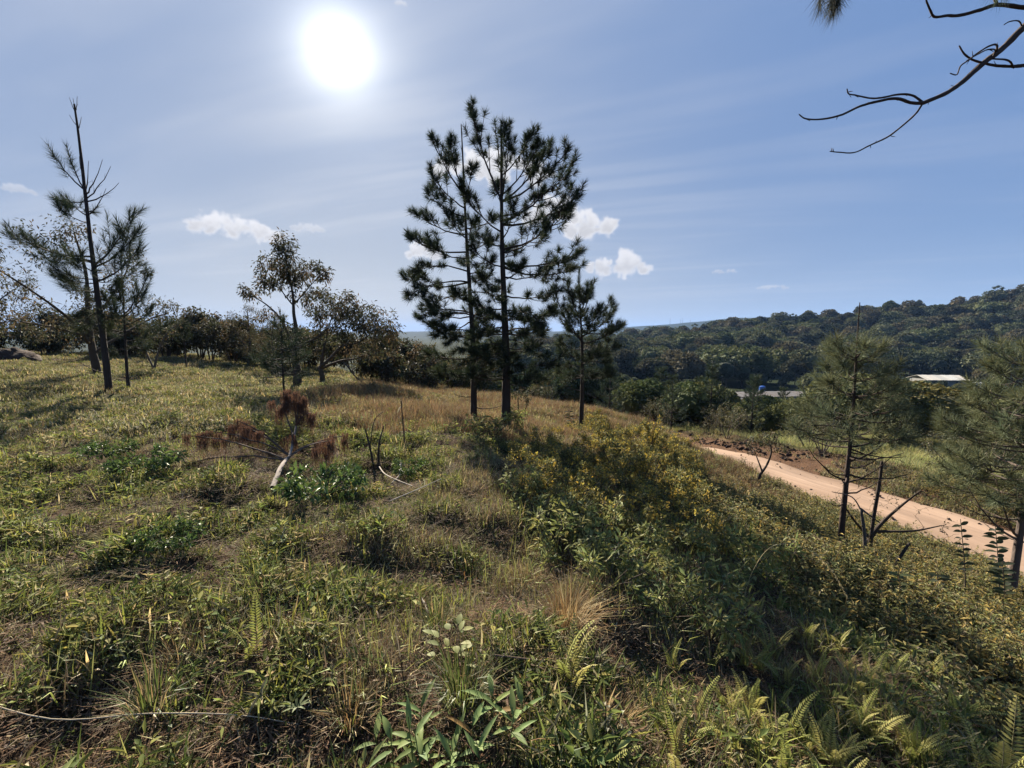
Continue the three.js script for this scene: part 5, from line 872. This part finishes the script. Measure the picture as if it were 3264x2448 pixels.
// ---------- ground cover nobody could count ----------
{
  rnd = random(1001);
  const G = [[0.17, 0.2, 0.042], [0.22, 0.24, 0.055], [0.29, 0.28, 0.085], [0.115, 0.15, 0.036]], D = [[0.33, 0.27, 0.145], [0.25, 0.19, 0.105], [0.43, 0.37, 0.21], [0.16, 0.11, 0.068]], RD = [[0.22, 0.13, 0.075], [0.28, 0.19, 0.1], [0.17, 0.1, 0.06], [0.2, 0.17, 0.07]], L = [[0.13, 0.08, 0.05], [0.17, 0.11, 0.065], [0.09, 0.058, 0.04], [0.24, 0.17, 0.1]];
  const clump = (n, rad, len, wid, lean, cols, curl = 0.8) => { const s = new Shape(); for (let k = 0; k < n; k++) { const g = R(0, 6.28), q = sqrt(rnd()) * rad; s.tint = vary(pick(cols), 0.3); s.blade(cos(g) * q, -0.012, sin(g) * q, R(0, 6.28), len * R(0.45, 1.15), R(0.1, lean), wid * R(0.6, 1.2), R(0, curl)); } return s.build(); };
  const flat = (n, rad, len, wid, cols) => { const s = new Shape(); for (let k = 0; k < n; k++) { const g = R(0, 6.28), q = sqrt(rnd()) * rad, a = R(0, 6.28); s.tint = vary(pick(cols), 0.3); s.blade(cos(g) * q, R(0, 0.035), sin(g) * q, a, len * R(0.5, 1.2), R(1.1, 1.6), wid * R(0.6, 1.2), R(-0.5, 0.35)); } return s.build(); };
  const herb = (n, rad, len, wid, cols) => { const s = new Shape(); for (let k = 0; k < n; k++) { const g = R(0, 6.28), q = sqrt(rnd()) * rad, h = R(0.01, 0.09), d = V(cos(g), R(0.1, 1.2), sin(g)).normalize(), u = V(0, 1, 0).addScaledVector(d, -d.y).normalize(); s.tint = vary(pick(cols), 0.25); s.leaf(V(cos(g) * q, h, sin(g) * q), d, u, len * R(0.6, 1.2), wid * R(0.7, 1.2)); } return s.build(); };
  const sprig = (n, h, len, wid, cols) => { const s = new Shape(); for (let st = 0; st < 5; st++) { const g = R(0, 6.28), a = R(0.15, 0.7), hh = h * R(0.6, 1.1), b = V(R(-0.06, 0.06), -0.02, R(-0.06, 0.06)), e = b.clone().add(V(cos(g) * sin(a) * hh, cos(a) * hh, sin(g) * sin(a) * hh)); s.tint = [0.1, 0.08, 0.045]; s.tube([b, b.clone().lerp(e, 0.5), e], 0.0025, 0.0015, 3); for (let k = 0; k < n / 5; k++) { const t = R(0.25, 1), p = b.clone().lerp(e, t), d = randomDirection(); d.y = d.y * 0.5 + 0.25; d.normalize(); const u = V(0, 1, 0).addScaledVector(d, -d.y).normalize(); s.tint = vary(pick(cols), 0.25); s.leaf(p, d, u, len * R(0.6, 1.2), wid, 0.25, 0.15); } } return s.build(); };
  const kinds = {
    green: [clump(20, 0.09, 0.1, 0.005, 1.25, G), clump(17, 0.1, 0.085, 0.0055, 1.4, [...G, D[2]]), clump(24, 0.08, 0.14, 0.0032, 1.0, [...G, D[0], D[2]])],
    weed: [sprig(34, 0.11, 0.05, 0.005, G), sprig(30, 0.09, 0.042, 0.0058, G), sprig(38, 0.13, 0.06, 0.0045, [...G, D[0], D[2]]), sprig(30, 0.08, 0.036, 0.006, [G[1], G[2]])],
    lawn: [clump(80, 0.3, 0.085, 0.006, 1.35, [[0.17, 0.18, 0.05], [0.21, 0.2, 0.065], [0.12, 0.13, 0.04], D[0], D[2]]), clump(80, 0.32, 0.075, 0.0065, 1.45, [[0.16, 0.165, 0.05], [0.24, 0.22, 0.08], D[0], D[1], [0.11, 0.12, 0.04]])],
    dry: [clump(28, 0.1, 0.12, 0.0028, 1.35, D), clump(24, 0.1, 0.15, 0.0026, 1.1, [...D, G[1], G[2]]), clump(32, 0.1, 0.1, 0.0026, 1.5, D)],
    dryFar: [clump(64, 0.3, 0.14, 0.0055, 1.2, [...D, G[1]]), clump(60, 0.32, 0.12, 0.006, 1.35, [...D, G[2], G[0]])],
    litter: [flat(34, 0.14, 0.1, 0.002, L), flat(30, 0.15, 0.12, 0.0017, [...L, D[0]]), flat(26, 0.14, 0.07, 0.004, L)],
    herb: [herb(16, 0.07, 0.045, 0.011, G), herb(12, 0.07, 0.06, 0.009, G), herb(14, 0.06, 0.035, 0.011, [[0.12, 0.17, 0.06], [0.15, 0.19, 0.06]])],
    red: [clump(60, 0.28, 0.3, 0.0035, 0.8, RD, 0.7), clump(60, 0.3, 0.24, 0.004, 1.0, [...RD, D[0], G[2]], 0.6)],
    field: [clump(80, 0.4, 0.75, 0.009, 0.55, [[0.28, 0.29, 0.1], [0.34, 0.32, 0.13], [0.22, 0.26, 0.08]], 0.9), clump(80, 0.4, 0.6, 0.009, 0.6, [[0.3, 0.29, 0.11], [0.36, 0.33, 0.15]], 0.9)],
    sprig: [sprig(60, 0.3, 0.06, 0.011, [[0.16, 0.17, 0.055], [0.2, 0.195, 0.065], [0.16, 0.125, 0.06]]), sprig(44, 0.36, 0.075, 0.009, [[0.2, 0.195, 0.065], [0.3, 0.24, 0.075]]), sprig(60, 0.26, 0.05, 0.01, [[0.12, 0.14, 0.045], [0.2, 0.19, 0.05]]), sprig(40, 0.24, 0.06, 0.008, [[0.3, 0.23, 0.07], [0.2, 0.13, 0.065], [0.16, 0.15, 0.055]])],
  };
  const lists = {}; for (const k in kinds) lists[k] = kinds[k].map(() => []);
  const add = (kind, x, d, s, lift = 0, tint = 0.32, tilt = 0.15) => { const g = pick(lists[kind]); g.push([x, ground(x, d) + lift, -d, R(0, 6.28), R(-tilt, tilt), R(-tilt, tilt), s, R(0.8, 1.25), vary([1, 1, 1], tint)]); };
  const clear = (x, d) => { const s = abs(acrossRoad(x, d)[0]); return s < 1.42 || (s < 1.95 && rnd() > (s - 1.42) / 0.6); };
  const step = 1.05, quiet = [[-2.6, 4.9, 0.35], [-2.8, 5.5, 0.4], [-3.0, 6.1, 0.6], [-3.7, 6.0, 0.4], [-1.86, 6.1, 0.3], [-1.5, 5.5, 0.3], [-1.2, 5.1, 0.3], [0.34, 2.72, 0.24], [-0.26, 1.75, 0.36], [-0.3, 2.15, 0.2], [-0.95, 1.86, 0.18], [-1.3, 1.85, 0.2], [-1.7, 1.82, 0.25], [-2.1, 1.82, 0.25], [-1.35, 2.2, 0.2]];
  for (let r = 1.0; r < 36; r *= step) {
    const dr = r * (step - 1), rho = 930 * (r < 3 ? 1 : Math.pow(3 / r, 1.3)), n = floor(rho * 2.15 * r * dr);
    for (let k = 0; k < n; k++) {
      const g = R(-1.07, 1.07), q = r + R(0, dr), x = q * sin(g), d = q * cos(g);
      if (clear(x, d)) continue;
      const [s] = acrossRoad(x, d);
      if (s < 0 && d > 17) continue;
      const wet = fbm(x * 0.62 + 20, d * 0.62 + 7, 3), patch = fbm(x * 1.7 + 5, d * 1.7 + 31, 3), bare = fbm(x * 1.1 + 60, d * 1.1 + 14, 3);
      const slope = smooth(10.6, 8.2, s) * smooth(17, 12, d) * (s > 0 ? 1 : 0.6), redness = smooth(7.5, 10, d) * smooth(-7, -3.5, x) * smooth(4.8, 3.4, abs(x - 0.6) * 0.6 + (d < 11 ? 1.6 : 0));
      const u = rnd();
      if (redness > 0.1 && u < redness * 0.4) { add('red', x, d, R(0.6, 1.1)); continue; }
      if (u < slope * 0.5) { add('sprig', x, d, R(0.7, 1.25)); continue; }
      const lump = smooth(0.34, 0.68, fbm(x * 2.7 + 11, d * 2.7 + 3, 3)), still = quiet.some(([a, b, c]) => hypot(a - x, b - d) < c), tall = still ? 0.45 : lerp(0.55, 1.5, lump);
      if (rnd() > 0.45 + 0.75 * lump) continue;
      const greenness = smooth(0.36, 0.62, wet * 0.75 + patch * 0.25 + (x < -1 ? 0.1 : 0.01) + (r > 8 && x < -2 ? 0.06 : 0) - 0.06 * smooth(4.2, 2.0, r)), empty = smooth(0.5, 0.64, bare) * (r < 9 ? 1 : 0.55), v = rnd();
      if (v < empty * 0.52) { if (rnd() < 0.45) add('litter', x, d, R(0.7, 1.2), 0.01); continue; }
      if (v < 0.2) add('litter', x, d, R(0.7, 1.3), 0.008);
      else if (rnd() < greenness) { if (r > 9) add(rnd() < 0.25 ? 'weed' : 'lawn', x, d, R(0.6, 1.1) * tall * (r > 9 ? 1.15 : 1)); else { const w = rnd(); add(w < 0.1 ? 'herb' : w < 0.55 ? 'weed' : 'green', x, d, R(0.65, 1.2) * tall); } }
      else add(r > 9 ? 'dryFar' : 'dry', x, d, R(0.6, 1.1) * tall);
    }
  }
  // the grass field beyond the road
  for (let k = 0; k < 9000; k++) { const d = R(10, 44), x = d * R(0.3, 1.3), [s] = acrossRoad(x, d); if (s > -2.3 || rnd() > 0.35 + 0.65 * smooth(-3, -8, s)) continue; if (fbm(x * 0.3, d * 0.3, 3) < 0.36) continue; if (s > -4.2) add(rnd() < 0.5 ? 'sprig' : 'dryFar', x, d, R(0.8, 1.5)); else add('field', x, d, R(0.5, 1.1)); }
  for (let k = 0; k < 2600; k++) { const d = R(4, 14.5), x = 13.2 - d * 0.1 + R(-6, 3), [s] = acrossRoad(x, d); if ((s > 1.5 && s < 3) || (s < -1.75 && s > -4.5)) add(rnd() < 0.6 ? 'sprig' : rnd() < 0.5 ? 'weed' : 'dryFar', x, d, R(0.9, 1.5)); }
  const names = {
    green: ['grass', 'short green grass clumps growing over the near slope', grassy], lawn: ['grass', 'green grass covering the far level ground at left', grassy], dry: ['dry_grass', 'straw coloured dry grass between the green clumps nearby', straw], dryFar: ['dry_grass', 'straw coloured dry grass over the farther ground', straw],
    weed: ['weeds', 'leafy green weeds mixed through the grass of the slope', grassy], litter: ['straw_litter', 'dead straw and brown litter lying flat on the soil', straw], herb: ['herbs', 'small broad leaved herbs among the near grass', grassy], red: ['red_grass', 'reddish dry grass round the middle pines', straw], field: ['field_grass', 'tall pale green grass in the field beyond the dirt road', grassy], sprig: ['undergrowth', 'low leafy undergrowth covering the slope down to the road', leaf],
  };
  for (const k in kinds) { const o = new THREE.Group(); o.name = numbered(names[k][0]); scene.add(o); describe(o, names[k][1], 'grass', null, 'stuff'); kinds[k].forEach((g, v) => { if (lists[k][v].length) stuff('clumps', '', '', g, names[k][2], lists[k][v], o); }); }
}
shaded(scene);
renderer.render(scene, camera);
